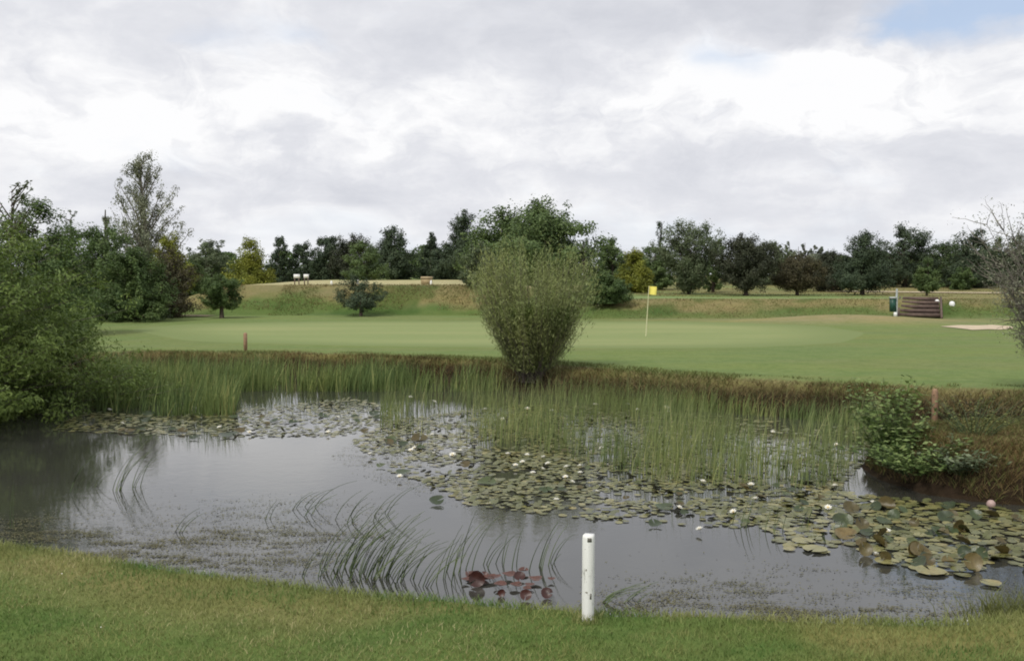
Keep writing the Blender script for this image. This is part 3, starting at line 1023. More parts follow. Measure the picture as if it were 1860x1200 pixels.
# the remaining pads as one mass
rest = allp[top[NIND:]]
n = len(rest)
seg = 8
ang = np.linspace(0.16, 2 * math.pi - .16, seg)
ro = rng.uniform(0, 6.28, n)
aa = ro[:, None] + ang[None]
up_ = rng.random(n) < .20
zt = rng.normal(0, .05, (n, 2)) + np.where(up_, rng.normal(0, .30, n), 0)[:, None]
cx_, sy_ = np.cos(aa) * rest[:, 2:3], np.sin(aa) * rest[:, 2:3]
zz_ = WZ + .005 + rng.random(n)[:, None] * .006 + np.clip(cx_ * zt[:, :1] + sy_ * zt[:, 1:] + np.where(up_, .012, 0)[:, None], -.004, 1)
V = np.concatenate([np.stack([rest[:, 0], rest[:, 1], zz_.mean(1)], 1)[:, None], np.stack([rest[:, :1] + cx_, rest[:, 1:2] + sy_, zz_], -1)], 1).reshape(-1, 3)
b = np.arange(n)[:, None] * (seg + 1)
F = np.stack([b + 0 * np.arange(seg - 1), b + 1 + np.arange(seg - 1), b + 2 + np.arange(seg - 1)], -1).reshape(-1, 3)
vr = np.where(up_, rng.random(n) * .25, rng.random(n) ** .8 * .75 + .15)
tag(mesh('lily_pads_beyond', V, F, M['pad'], att=np.repeat(vr, seg - 1)), 'mass of small lily pads covering the middle of the pond', 'lily pads', kind='stuff')

# raised, tilted and curled leaves
stand = [pad_mesh('lily_pad', 'pad_brown', seg=12, cup=.35, wav=.12, v=v_) for v_ in (.2, .5, .8)]
stand_d = [pad_mesh('lily_pad', 'pad_dark', seg=12, cup=.2, wav=.12, v=v_) for v_ in (.2, .5, .8)]
folded = [pad_mesh('lily_pad', 'pad_brown', seg=12, cup=.12, fold=1.2, wav=.1, v=v_) for v_ in (.3, .7)]
red = [pad_mesh('lily_pad', 'pad_red', seg=12, cup=.3, wav=.12, v=v_) for v_ in (.15, .5, .9)]


def raised(px, py, wpx, tilt, data, label, group=None, lift=0.03, rz=None, az_=0.0):
    q = on(px, py, WZ)
    r_ = wpx / 2 / FPX * q.y
    o = bpy.data.objects.new('lily_pad', data)
    COL.objects.link(o)
    o.location = (q.x, q.y, WZ + max(.02, r_ * math.sin(tilt) * .85))
    mz = Matrix.Rotation(az_, 3, 'Z') @ Matrix.Rotation(tilt, 3, 'X') @ Matrix.Rotation(rng.uniform(0, 6.28) if rz is None else rz, 3, 'Z')
    o.rotation_euler = mz.to_euler()
    o.scale = (r_, r_, r_)
    if group and ('patch' in label or 'strip' in label or 'flat pinkish' in label):
        tone = ('rusty brown cupped' if data in stand else 'dark green upturned' if data in stand_d else 'folded brown' if data in folded else 'pinkish flat')
        label = bigness(wpx) + ' ' + tone + ' lily leaf ' + where(q.x, q.y)
    tag(o, label, 'lily pad', group)
    return o


raised(793, 914, 28, .45, stand_d[0], 'single dark green domed lily pad alone in open water')
raised(733, 861, 28, .15, stand_d[1], 'dark lily pad just behind a small white flower near the open water')
raised(415, 793, 34, .12, stand_d[0], 'widest dark green pad on the front edge of the left strip')
raised(353, 797, 18, .3, stand_d[0], 'smaller dark green pad left of the widest dark one')
raised(884, 880, 36, .2, stand_d[2], 'mossy dark pad lying in the middle patch before the lilies')
raised(762, 803, 32, .3, stand[0], 'brown raised leaf at the left end of the middle reeds')
raised(1190, 955, 26, .3, stand_d[0], 'dark curled pad on the front edge above the white post')
raised(1205, 925, 34, .15, stand_d[1], 'dark glossy pad directly in front of a white flower')
raised(1765, 1034, 36, 1.1, stand[2], 'large yellowish leaf standing upright at the front of the right patch')
raised(1571, 1007, 27, 1.1, stand[1], 'round brown leaf standing upright beside a white bud')
raised(1606, 1020, 24, 1.0, folded[0], 'folded brown leaf right of the white bud', az_=.6)
raised(1535, 978, 40, .35, stand[2], 'long pale folded leaf at the left end of the right patch', az_=-.3)
raised(1670, 1010, 40, .45, stand[1], 'wide curled leaf in front of the right patch', az_=.25)
raised(1722, 1028, 26, .8, folded[1], 'small brown folded leaf beside the large upright one')
raised(1495, 985, 20, 1.2, stand_d[1], 'narrow dark leaf standing on edge left of the right patch', az_=1.1)
raised(1610, 922, 32, .25, folded[0], 'brown rolled leaf just behind a white flower near the headland')
raised(1487, 907, 24, .3, folded[0], 'brown rolled leaf below the reeds', az_=.2)
raised(1545, 930, 30, .6, stand[0], 'rusty crinkled leaf between two white flowers')
raised(1528, 950, 34, .4, stand_d[0], 'very dark raised leaf left of centre in the right patch')
raised(1565, 960, 26, .8, stand[0], 'pinkish brown leaf above the pale folded one')
RL = 'raised brown edged lily leaf in the dense patch by the headland'
for k in range(46):
    px, py = rng.uniform(1500, 1860), rng.uniform(922, 1030)
    if py > 1000 and px < 1620:
        continue
    raised(px, py, rng.uniform(15, 30) * (py / 950), rng.uniform(.25, 1.0), [stand[0], stand_d[1], stand_d[1], folded[0], stand_d[2], stand_d[0]][rng.integers(6)], RL, 'raised lily leaves among the pads', az_=rng.normal(0, .7))
DL = 'dark upturned lily pad in the middle patch of pads'
for k in range(62):
    px, py = rng.uniform(690, 1480), rng.uniform(800, 955)
    if py > 860 + (px - 690) * .14:
        continue
    raised(px, py, rng.uniform(12, 22), rng.uniform(.1, .5), [stand_d[0], stand_d[1], stand[0], stand_d[2]][rng.integers(4)], DL, 'raised lily leaves among the pads', az_=rng.normal(0, .5))
DL = 'dark upturned lily pad in the left hand strip'
for k in range(22):
    raised(rng.uniform(220, 700), rng.uniform(752, 788), rng.uniform(12, 22), rng.uniform(.1, .4), [stand_d[0], stand_d[1], stand[0]][rng.integers(3)], DL, 'raised lily leaves among the pads', az_=rng.normal(0, .5))
# red leaves near the bank
REDS = [(866, 1063, 36, 1.25, 'biggest red leaf standing upright left of the others', 0), (880, 1050, 20, .8, 'small red leaf behind the biggest one', 1),
        (944, 1052, 26, .55, 'flat square looking dark red leaf at the back', 0), (911, 1082, 17, 1.3, 'narrow red leaf standing between the big one and the front ones', 1),
        (955, 1088, 26, .9, 'red leaf at the front of the cluster by the grass', 1), (993, 1084, 26, .9, 'rightmost tilted red leaf of the cluster', 0)]
for x_, y_, w_, t_, l_, d_ in REDS:
    raised(x_, y_, w_ * .85, t_, red[d_], l_, 'red lily leaves by the near bank')
for k in range(16):
    x_, y_ = rng.uniform(845, 1015), rng.uniform(1040, 1082)
    if y_ > 1050 + (x_ - 845) * 0.22:
        y_ -= 14
    raised(x_, y_, rng.uniform(15, 28), .04, red[2], 'flat pinkish lily pad among the red leaves', 'flat pinkish pads near the bank')
for x_, y_, w_, l_ in ((1690, 1040, 56, 'large pale floating pad at the front of the right patch'), (1480, 1000, 46, 'pale yellowish floating pad left of the right patch'),
                       (1458, 985, 40, 'pale floating pad beside the leaning reflections'), (1610, 1022, 44, 'pale thin pad floating under the standing leaves'),
                       (1800, 1062, 38, 'faint pale pad close to the right hand corner of the lawn')):
    raised(x_, y_, w_, .03, variants[3], l_)

# ------------------------------------------------------------------ water lilies
def lily_parts():
    Vs, Fs = [], []
    n = 0
    for ring, (cnt, tilt, ln_) in enumerate(((9, .35, 1.0), (8, .8, .85), (6, 1.15, .62))):
        for i in range(cnt):
            a_ = i * 2 * math.pi / cnt + ring * .3
            c_, s__ = math.cos(a_), math.sin(a_)
            def pt(u, w, z):
                return (c_ * u - s__ * w, s__ * u + c_ * w, z)
            ct, st = math.cos(tilt), math.sin(tilt)
            pts = [pt(.08, 0, .05), pt(.5 * ct * ln_, .2 * ln_, .5 * st * ln_ + .08), pt(ct * ln_, 0, st * ln_ + .1), pt(.5 * ct * ln_, -.2 * ln_, .5 * st * ln_ + .08), pt(.5 * ct * ln_, 0, .5 * st * ln_ + .02)]
            Vs += pts
            Fs += [(n, n + 1, n + 4), (n + 1, n + 2, n + 4), (n + 2, n + 3, n + 4), (n + 3, n, n + 4)]
            n += 5
    return np.array(Vs), np.array(Fs)


lv, lf = lily_parts()
petals_me = mesh('petals', lv, lf, M['petal'], link=False)
cvv, cff = revolve([(.0, .05), (.2, .08), (.24, .3), (.14, .42), (.02, .4)], 8, cap=False)
centre_me = mesh('centre', cvv, cff, M['stamen'], link=False)
bud_v, bud_f = revolve([(.05, 0), (.3, .15), (.4, .45), (.3, .8), (.1, 1.05), (.01, 1.1)], 8, cap=False)
LIL = [(746, 726), (788, 734), (613, 763), (543, 785), (594, 781), (596, 790), (453, 790), (672, 831), (753, 819), (746, 823), (785, 795), (762, 784), (822, 832),
       (836, 824), (726, 872), (936, 851), (949, 845), (912, 766), (900, 769), (881, 748), (788, 829), (958, 747), (1002, 751), (1081, 739), (1140, 739), (1174, 739),
       (1210, 746), (1213, 753), (1158, 749), (922, 830), (957, 832), (987, 836), (1029, 854), (1053, 852), (995, 848), (985, 858), (968, 865), (1054, 865), (1027, 873),
       (1039, 882), (1084, 900), (1010, 915), (1276, 881), (1364, 887), (1233, 929), (1332, 937), (1372, 913), (1271, 969), (1093, 819), (1404, 790), (1519, 813),
       (1516, 889), (1504, 929), (1585, 920), (1611, 973), (1603, 785), (1590, 1016), (175, 726), (199, 749), (222, 774), (399, 781)]
UNIQ = {(672, 831): 'white water lily on its own at the edge of open water beside a dark pad', (1611, 973): 'white water lily nearest the viewer in the right hand patch',
        (1590, 1016): 'half open white water lily between two upright brown leaves', (1271, 969): 'cream water lily in open water in front of the middle patch',
        (1332, 937): 'large white water lily on the front edge, left of the reed reflections', (1233, 929): 'white water lily beside a dark glossy pad',
        (1210, 746): 'brightest white water lily far back below the brown bank', (1010, 915): 'white water lily nearest the front of the middle patch',
        (1364, 887): 'white water lily just in front of the reeds, left of the headland', (1276, 881): 'wide white water lily at the foot of the middle reeds',
        (1585, 920): 'white water lily closest to the headland', (1504, 929): 'white water lily between a brown rolled leaf and a crinkled one',
        (822, 832): 'white water lily in front of the left end of the reeds', (726, 872): 'pale flower in front of the dark round pad',
        (175, 726): 'leftmost white water lily, under the overhanging bush'}
for (px, py) in LIL:
    q = on(px, py, WZ)
    big = 16 if (px, py) in UNIQ else 12.5
    r_ = min(.075, max(.042, big / 2 / FPX * q.y))
    t = empty('water_lily', (q.x, q.y, WZ + .034), rng.uniform(0, 6.28))
    t.rotation_euler = (rng.normal(0, .2), rng.normal(0, .2), rng.uniform(0, 6.28))
    t.scale = (r_, r_, r_)
    for nm, me in (('petals', petals_me), ('centre', centre_me)):
        o = bpy.data.objects.new(nm, me)
        COL.objects.link(o)
        o.parent = t
    if (px, py) in UNIQ:
        tag(t, UNIQ[(px, py)], 'water lily', 'white water lilies on the pond')
    else:
        lab = ('little white lily' if px < 720 and py > 740 else
               'far small white lily' if py < 800 else 'open white lily')
        tag(t, lab + ' ' + where(q.x, q.y), 'water lily', 'white water lilies on the pond')

# ------------------------------------------------------------------ floating weed
def weed(name, poly, n, label, dens):
    pts = scatter(poly, n, dens=dens)
    n = len(pts)
    C = np.column_stack([pts, np.full(n, WZ + .004) + rng.random(n) * .004])
    V, F = leaves(C, np.array([[0, 0, 1.0]]) + rng.normal(0, .12, (n, 3)), rng.normal(0, 1, (n, 3)), rng.uniform(.010, .034, n), rng.uniform(.004, .012, n))
    V[:, 2] = np.maximum(V[:, 2], WZ + .001)
    tag(mesh(name, V, F, M['weed'], att=rng.random(n)), label, 'pond weed', kind='stuff')


streaky = lambda sd: (lambda x, y: (sstep(fbm(x, y * 1.8, 1.4, 3, sd), .35, .7) * .85 + .15) * (sstep(fbm(x * .7, y * 2.2, 7.0, 3, sd + 3), .45, .62) * .8 + .2))
weed('pond_weed', [(-300, 870), (700, 890), (700, 1080), (-300, 1080)], 17000,
     'olive brown weed floating before the left part of the lawn', lambda x, y: streaky(81)(x, y) * np.exp(-((x + 3.0) / 1.75) ** 2 - ((y - 8.1) / .95) ** 2))
weed('pond_weed', [(1050, 1000), (1860, 1000), (1860, 1125), (1050, 1125)], 5200,
     'thin brown weed floating before the right part of the lawn', lambda x, y: streaky(83)(x, y) * np.exp(-((x - 2.0) / 1.2) ** 2 - ((y - 6.4) / .6) ** 2))
weed('pond_weed', [(600, 830), (640, 860), (760, 900), (900, 950), (1100, 965), (1100, 900), (800, 800), (640, 800)], 3000,
     'fine green weed between the pads and the open water', streaky(87))

# ------------------------------------------------------------------ wind-bent rushes
def rush(px, py, hpx, bend, n, label, group='wind bent rushes in the open water', spread=.10):
    """clump of thin stems that rise, then bow over to the right"""
    q = on(px, py, WZ)
    H0 = hpx / FPX * q.y
    t = empty('rush_clump', (q.x, q.y, WZ))
    for k in range(n):
        h = H0 * rng.uniform(.65, 1.12)
        bx, by = rng.normal(0, spread), rng.normal(0, spread * 1.2)
        if sdf(np.array([q.x + bx]), np.array([q.y + by]))[0] > -.05:
            by = abs(by)
        u = np.linspace(0, 1, 8)
        bd = bend * rng.uniform(.75, 1.2)
        x = bx + h * (-.05 * u + bd * (.25 * u + .75 * u ** 1.8))
        z = -.06 + h * (u - .22 * bd * u ** 3)
        y = by + rng.normal(0, .08) * h * u ** 2
        Pp = np.stack([x, y, z], 1)[None]
        rad = (0.0046 * (1 - .7 * u))[None]
        V, F = tubes(Pp, rad, 3)
        mesh('stem', V, F, M['rush'], t, att=np.full(len(F), rng.random()))
    tag(t, label, 'rushes', group)


rush(210, 890, 118, .62, 7, 'thickest dark clump of bent rushes in the left open water', spread=.035)
rush(243, 886, 112, .6, 4, 'bent rushes just right of the thickest left clump', spread=.035)
rush(131, 893, 90, .7, 3, 'leftmost single bent rushes near the bush reflection', spread=.02)
rush(163, 885, 60, .85, 3, 'short pair of rushes bent low left of the thick clump', spread=.03)
rush(318, 968, 62, .9, 3, 'short rushes rising from the floating weed', spread=.03)
rush(478, 945, 62, .45, 2, 'faint pair of rushes at the left end of the middle stand', spread=.05)
rush(540, 924, 76, .9, 4, 'outermost curved rushes left of the middle stand', spread=.05)
rush(556, 935, 70, .9, 3, 'curved rushes second from the left in the middle stand', spread=.05)
rush(548, 1048, 90, .5, 2, 'two thin rushes rising from beside the lawn edge', spread=.02)
rush(578, 1046, 80, .5, 2, 'thin rushes between the lawn edge and the dense stand', spread=.03)
rush(622, 1032, 130, .68, 11, 'left half of the dense curved rush stand by the lawn', spread=.07)
rush(645, 1045, 150, .62, 13, 'densest curved rushes in the middle by the lawn', spread=.08)
rush(688, 1048, 145, .66, 12, 'right half of the dense curved rush stand by the lawn', spread=.08)
rush(600, 1040, 115, .6, 7, 'curved rushes left of the dense stand by the lawn', spread=.06)
rush(664, 1050, 120, .75, 10, 'low leaning rushes inside the dense stand by the lawn', spread=.08)
rush(708, 1052, 115, .8, 8, 'long leaning rushes on the right of the dense stand', spread=.08)
rush(630, 940, 78, .85, 5, 'far curved rushes behind the dense stand', spread=.08)
rush(685, 942, 80, .85, 5, 'bowed rushes right behind the dense stand', spread=.08)
rush(742, 1052, 110, .6, 6, 'loose rushes right of the dense stand', spread=.06)
rush(772, 1062, 120, .75, 5, 'long rushes leaning right in front of the pads', spread=.05)
rush(818, 1048, 140, .32, 6, 'tall dark rushes left of the red leaves', spread=.05)
rush(832, 1040, 125, .5, 5, 'tall rushes just behind the red leaves', spread=.06)
rush(880, 1025, 85, .5, 4, 'short rushes behind the biggest red leaf', spread=.04)
rush(918, 1026, 88, .25, 4, 'upright short rushes behind the red leaves', spread=.05)
rush(975, 1030, 100, .38, 6, 'rushes left of the white post', spread=.06)
rush(990, 1022, 70, .5, 3, 'thin rushes nearest the white post', spread=.05)
rush(1095, 1090, 70, 1.35, 8, 'rushes swept low to the right behind the white post', spread=.05)
rush(1135, 1092, 60, .9, 5, 'dark rushes right of the white post', spread=.03)
rush(1350, 955, 70, .3, 4, 'sparse rushes at the front edge of the pads left of centre right', spread=.06)
rush(1400, 962, 75, .3, 4, 'sparse rushes between the reeds and the pale pads', spread=.06)
rush(1470, 960, 60, .3, 3, 'sparse rushes left of the right hand pads', spread=.05)
rush(12, 960, 95, .1, 3, 'pale stems at the left edge before the lawn', spread=.06)

# ------------------------------------------------------------------ trees
def fol(C0, out, n_per, sig, L, Wd, up=.35, droop=0.0, elong=None):
    pass


PROF = {
    'round': lambda t: np.sqrt(np.clip(1 - (2 * t - 1) ** 2, 0, 1)) ** .8,
    'dome': lambda t: np.clip(np.sqrt(np.clip(1 - t ** 2.2, 0, 1)), 0, 1) * np.clip(.55 + t * 3, 0, 1),
    'cone': lambda t: (1 - t) ** .75 * np.clip(.6 + t * 4, 0, 1),
    'pine': lambda t: (1 - t) ** .62 * np.clip(.5 + t * 3, 0, 1) * .98 + .02,
    'vase': lambda t: np.clip(.22 + 1.25 * t, 0, 1) * np.sqrt(np.clip(1 - np.clip((t - .55) / .45, 0, 1) ** 2, 0, 1)) ** .7,
    'spire': lambda t: (1 - t) ** .9 * .9 + .1,
    'column': lambda t: np.clip(.6 + 2 * t, 0, 1) * np.sqrt(np.clip(1 - np.clip((t - .4) / .6, 0, 1) ** 2, 0, 1)),
}


def crown_data(Rx, H, prof, nb, nl, L, Wd, rise=.35, sig=.16, inner=.3, up=.4, ragged=.18, z0=0.0, lean=0.0, seed=0, updir=0.0, ry=1.0, sink=0.0, base_pull=0.0):
    """branches inside an envelope and the leaves along them. Returns leaf mesh arrays + branch polylines."""
    r = np.random.default_rng(seed)
    f = PROF[prof]
    # end points of the branches on a lumpy envelope
    w = f(np.linspace(0, 1, 200)) ** 1.1 + .04
    t = np.interp(r.random(nb), np.cumsum(w) / w.sum(), np.linspace(0, 1, 200))
    phi = r.uniform(0, 2 * math.pi, nb)
    lump = 1 + ragged * np.sin(phi * 2 + t * 5 + r.uniform(0, 6)) * .5 + r.normal(0, ragged * .55, nb)
    depth = np.where(r.random(nb) < .35, r.uniform(.35, .8, nb), 1.0)
    rad = Rx * f(t) * lump * depth
    E = np.stack([rad * np.cos(phi), rad * np.sin(phi) * ry, z0 + H * t + r.normal(0, .02 * H, nb)], 1)
    E[:, 0] += lean * t * Rx
    st = np.clip(t - rise * r.uniform(.5, 1.3, nb) * np.clip(rad / (Rx + 1e-6), .2, 1), 0 if not base_pull else -.05, 1)
    if base_pull:
        st = st * (1 - base_pull)
    B = np.stack([r.normal(0, .02 * Rx, nb) + lean * st * Rx, r.normal(0, .02 * Rx, nb), z0 + H * st - sink * z0], 1)
    # quadratic bow
    Mid = (B + E) / 2
    Mid[:, 2] += .08 * H * (updir - .3) * r.uniform(.3, 1, nb)
    Mid[:, :2] += (E - B)[:, :2] * .10
    # side shoots carry tight clumps of leaves
    ns = nb * 8
    sb = np.repeat(np.arange(nb), 8)
    u = (inner + (1 - inner) * r.random(ns) ** .7)[:, None]
    O = (1 - u) ** 2 * B[sb] + 2 * u * (1 - u) * Mid[sb] + u ** 2 * E[sb]
    D = unit(unit(E - B)[sb] * .6 + r.normal(0, .6, (ns, 3)) + np.array([0, 0, .15 + .5 * updir]))
    Tp = O + D * (Rx * sig * r.uniform(.4, 1.5, ns))[:, None]
    wgt = r.uniform(.4, 1.6, ns)
    si = np.searchsorted(np.cumsum(wgt) / wgt.sum(), r.random(nl)).clip(0, ns - 1)
    bi = sb[si]
    sg = (sig * Rx * .50 * r.uniform(.6, 1.4, ns))[si][:, None]
    off = r.normal(0, 1, (nl, 3))
    off = off / np.maximum(1, np.linalg.norm(off, axis=1, keepdims=True) / 1.6)
    C = Tp[si] - D[si] * sg * 1.2 * r.random((nl, 1)) + off * sg * np.array([1, 1, .75 + updir * .5])
    C[:, 2] = np.maximum(C[:, 2], .05)
    cen = np.array([0, 0, z0 + H * .4])
    nrm = unit(off) * .6 + unit(C - cen) * .5 + r.normal(0, .45, (nl, 3)) + np.array([0, 0, up])
    ax = r.normal(0, .6, (nl, 3)) + D[si] * (.5 + updir) + np.array([0, 0, updir])
    V, F = leaves(C, nrm, ax, L * r.uniform(.6, 1.3, nl), Wd * r.uniform(.6, 1.3, nl))
    v = np.clip(r.random(nb)[bi] * .30 + r.random(ns)[si] * .30 + r.random(nl) * .40, 0, 1)
    uu = np.linspace(0, 1, 5)[None, :, None]
    PL = (1 - uu) ** 2 * B[:, None] + 2 * uu * (1 - uu) * Mid[:, None] + uu ** 2 * E[:, None]
    return V, F, v, PL


def trunk_parts(H, r0, lean=0.0, Rx=1.0, flare=1.3, wob=.03, seed=0, split=1):
    r = np.random.default_rng(seed + 5)
    out = []
    for s in range(split):
        u = np.linspace(0, 1, 8)
        dirx, diry = (r.normal(0, .25), r.normal(0, .25)) if split > 1 else (0, 0)
        x = lean * Rx * u + wob * H * np.sin(u * 4 + r.uniform(0, 6)) * u + dirx * H * u ** 1.2
        y = wob * H * np.sin(u * 3 + r.uniform(0, 6)) * u + diry * H * u ** 1.2
        z = -.15 + (H + .15) * u
        rad = r0 * (1 - .82 * u) * np.where(u < .1, flare, 1) / (split ** .4)
        out.append(tubes(np.stack([x, y, z], 1)[None], rad[None], 7))
    return out


TREES = []


def tree(name, label, px, top, hw, Y, prof, mat, nl=3500, L=.2, Wd=.11, nb=60, cb=.08, cat='tree', group=None, bark='bark', split=1, base=None, tr=None, **kw):
    """px/top/hw in photo pixels; Y the distance; cb: bottom of the crown as a share of the height"""
    p = at(px, top, Y)
    bz = hz(p.x, Y) if base is None else base
    H = p.z - bz
    Rx = hw / FPX * Y * (1.12 if prof != 'spire' else 1)
    if not kw.pop('airy', False):
        nl, L, Wd, nb = int(nl * 3.3), L * .72, Wd * .80, int(nb * 1.5)
    kw['ragged'] = kw.get('ragged', .18) * .8
    seed = int(px * 7 + top)
    c0 = cb * H
    V, F, v, PL = crown_data(Rx, H - c0 - .04 * H, prof, nb, nl, L, Wd, z0=c0, seed=seed, **kw)
    t = empty(name, (p.x, Y, bz))
    lean = kw.get('lean', 0)
    tp = trunk_parts(H * (.88 if prof not in ('vase', 'round', 'dome') else .7), tr or max(.05, .028 * H), lean, Rx, seed=seed, split=split)
    rad = np.linspace(1, .25, 5)[None] * np.full((nb, 1), .0055 * H)
    tp.append(tubes(PL, rad, 3))
    TV, TF = join(tp)
    mesh('trunk', TV, TF, M[bark], t, smooth=True)
    mesh('crown', V, F, M[mat], t, att=v)
    tag(t, label, cat, group)
    return t


# far wood that closes the horizon
def wood(name, y0, y1, x0, x1, hmin, hmax, n, mat, label, L=.5):
    r = np.random.default_rng(int(y0))
    nt = int((x1 - x0) / 2.6)
    tx, ty, th = r.uniform(x0, x1, nt), r.uniform(y0, y1, nt), r.uniform(hmin, hmax, nt)
    i = r.integers(0, nt, n)
    t = r.random(n) ** .8
    rr = np.sqrt(np.clip(1 - (2 * t - .9) ** 2 * .8, 0.05, 1)) * 2.4 * np.sqrt(r.random(n))
    ph = r.uniform(0, 6.28, n)
    bz = land(tx, ty)
    C = np.stack([tx[i] + rr * np.cos(ph), ty[i] + rr * np.sin(ph), bz[i] + th[i] * t], 1)
    nr = np.stack([np.cos(ph), np.sin(ph), .3 + 0 * ph], 1) + r.normal(0, .5, (n, 3))
    V, F = leaves(C, nr, r.normal(0, 1, (n, 3)), r.uniform(.6, 1.3, n) * L, r.uniform(.6, 1.3, n) * L * .6)
    tag(mesh(name, V, F, M[mat], att=np.clip(r.random(nt)[i] * .5 + r.random(n) * .5, 0, 1)), label, 'woodland', kind='stuff')


wood('distant_woods', 150, 175, -130, 130, 2.6, 4.2, 60000, 'leaf_hazed', 'distant belt of mixed trees closing the horizon', .55)
wood('distant_woods', 108, 120, -100, 6, 2.6, 4.3, 42000, 'leaf_dark', 'low dark woodland behind the left tee', .4)
wood('distant_woods', 112, 126, 38, 100, 2.2, 4.0, 24000, 'leaf_dark', 'low dark woodland behind the right hand slope', .4)

t_ = tree
# left side
t_('willow_tree', 'tall airy grey leaved tree rising above all others on the left', 256, 260, 56, 60, 'column', 'leaf_grey', 19000, .16, .065, 115, .10, bark='bark_pale', rise=.42, sig=.15, inner=.2, ragged=.45, airy=True, updir=.9, tr=.16)
t_('pine_tree', 'thin grey spire left of the tall airy tree', 193, 358, 16, 62, 'spire', 'leaf_grey', 900, .2, .08, 30, .1, sig=.25, updir=.5)
t_('dark_tree', 'dark broad tree left of the tall airy tree', 190, 392, 72, 47, 'dome', 'leaf_dark', 9000, .17, .09, 90, .04, ragged=.25)
t_('dark_tree', 'dark tree behind the overhanging willow bush', 62, 362, 92, 34, 'dome', 'leaf_dark', 12000, .13, .07, 110, .02, ragged=.2)
t_('sapling', 'sparse pale shoots above the overhanging bush', 18, 312, 42, 24, 'vase', 'leaf_silver', 420, .10, .05, 22, .55, airy=True, rise=.5, sig=.09, inner=.35, ragged=.5, updir=.6, tr=.03, cat='sapling')
t_('sapling', 'small sparse tree top left of the dark broad tree', 127, 374, 22, 40, 'vase', 'leaf_silver', 300, .12, .06, 16, .6, airy=True, rise=.4, sig=.12, ragged=.5, tr=.04, cat='sapling')
t_('spreading_tree', 'spreading dark green tree with low boughs above the lawn edge', 238, 452, 62, 45, 'dome', 'leaf_dark', 8000, .15, .07, 80, .02, ragged=.35, up=.8)
t_('mixed_tree', 'olive tree with brown twigs inside, right of the spreading tree', 300, 448, 50, 50, 'dome', 'leaf_brown', 5200, .15, .08, 90, .04, ragged=.35, split=4)
t_('golden_tree', 'yellow green tree top behind the left group', 312, 424, 44, 58, 'cone', 'leaf_gold', 3600, .17, .09, 60, .2, ragged=.3, updir=.4)
t_('bushy_tree', 'grey green bushy tree left of the golden conifer', 375, 442, 36, 86, 'round', 'leaf_silver', 3600, .25, .13, 50, .02)
t_('bushy_tree', 'distant bluish tree crown above the grey green bush', 385, 428, 34, 120, 'dome', 'leaf_hazed', 2400, .35, .2, 40, .1)
t_('bushy_tree', 'mid green bush behind the small round tree', 352, 480, 34, 62, 'dome', 'leaf_mid', 3600, .18, .09, 50, .02)
t_('golden_conifer', 'yellow green conifer at the left end of the left tee', 452, 428, 46, 74, 'cone', 'leaf_gold', 5600, .2, .1, 90, .01, updir=.5, ragged=.16)
t_('round_tree', 'small dark round tree on a short bare trunk at the lawn edge', 402, 496, 34, 49, 'round', 'leaf_dark', 3600, .13, .07, 60, .22, ragged=.2, tr=.13)
# pines behind the left tee
t_('pine_tree', 'dark bushy pine right of the golden conifer', 508, 427, 27, 92, 'pine', 'leaf_pine', 3600, .28, .10, 60, .02, updir=.6)
t_('pine_tree', 'low dark pine behind the two white boards', 551, 437, 30, 94, 'dome', 'leaf_pine', 3400, .28, .11, 60, .02, updir=.6, ragged=.3)
t_('pine_tree', 'broad dark pine right of the white boards', 600, 428, 34, 90, 'dome', 'leaf_pine', 4200, .26, .11, 60, .02, updir=.6, ragged=.25)
t_('pine_tree', 'brownish topped pine behind the small layered pine', 643, 428, 40, 88, 'dome', 'leaf_cypress', 4600, .26, .11, 70, .02, updir=.6, ragged=.25)
t_('pine_tree', 'pine with spiky leaders left of the dark gap', 715, 413, 46, 84, 'pine', 'leaf_pine', 5200, .26, .10, 70, .02, updir=.8, ragged=.4)
t_('pine_tree', 'short pointed pine between the spiky pine and the tall one', 782, 425, 26, 88, 'pine', 'leaf_pine', 3400, .26, .1, 50, .02, updir=.7, ragged=.35)
t_('pine_tree', 'tallest dark pine with a ragged top left of the great broad tree', 840, 378, 42, 82, 'pine', 'leaf_pine', 5600, .26, .10, 70, .02, updir=.8, ragged=.5)
t_('pine_tree', 'dark pine low behind the centre willow bush', 815, 440, 36, 84, 'dome', 'leaf_pine', 3600, .26, .11, 60, .02, updir=.6)
t_('layered_pine', 'small dark spreading pine on a bare trunk at the foot of the left tee', 655, 500, 39, 51.5, 'dome', 'leaf_pine', 2600, .14, .06, 40, .24, ragged=.35, up=.9, tr=.11)
t_('bushy_tree', 'mid green tree straight behind the small spreading pine', 660, 440, 34, 78, 'dome', 'leaf_mid', 3600, .2, .09, 50, .02, ragged=.3)
# centre
t_('broadleaf_tree', 'great broad green tree behind the centre willow bush', 962, 370, 112, 70, 'dome', 'leaf_mid', 16000, .28, .17, 90, .1, ragged=.28, sig=.15, tr=.22)
t_('bushy_tree', 'silvery shrub left of the willow bush, at the end of the tee', 872, 440, 32, 56, 'column', 'leaf_silver', 4200, .14, .07, 60, .02, ragged=.3)
t_('sapling', 'thin leafed sapling right of the great broad tree', 1062, 425, 16, 66, 'column', 'leaf_silver', 700, .16, .08, 24, .2, ragged=.4, cat='sapling')
t_('bushy_tree', 'dark green rounded tree right of the willow bush', 1112, 433, 36, 84, 'dome', 'leaf_mid', 4200, .24, .12, 60, .02, ragged=.25)
t_('golden_tree', 'yellow green tree behind the flag', 1152, 450, 38, 72, 'cone', 'leaf_gold', 4800, .2, .1, 80, .01, ragged=.25, updir=.3)
t_('dark_bush', 'dark low bush at the left end of the right tee', 1100, 497, 40, 50.5, 'dome', 'leaf_dark', 6500, .14, .07, 70, .02, ragged=.3, up=.7)
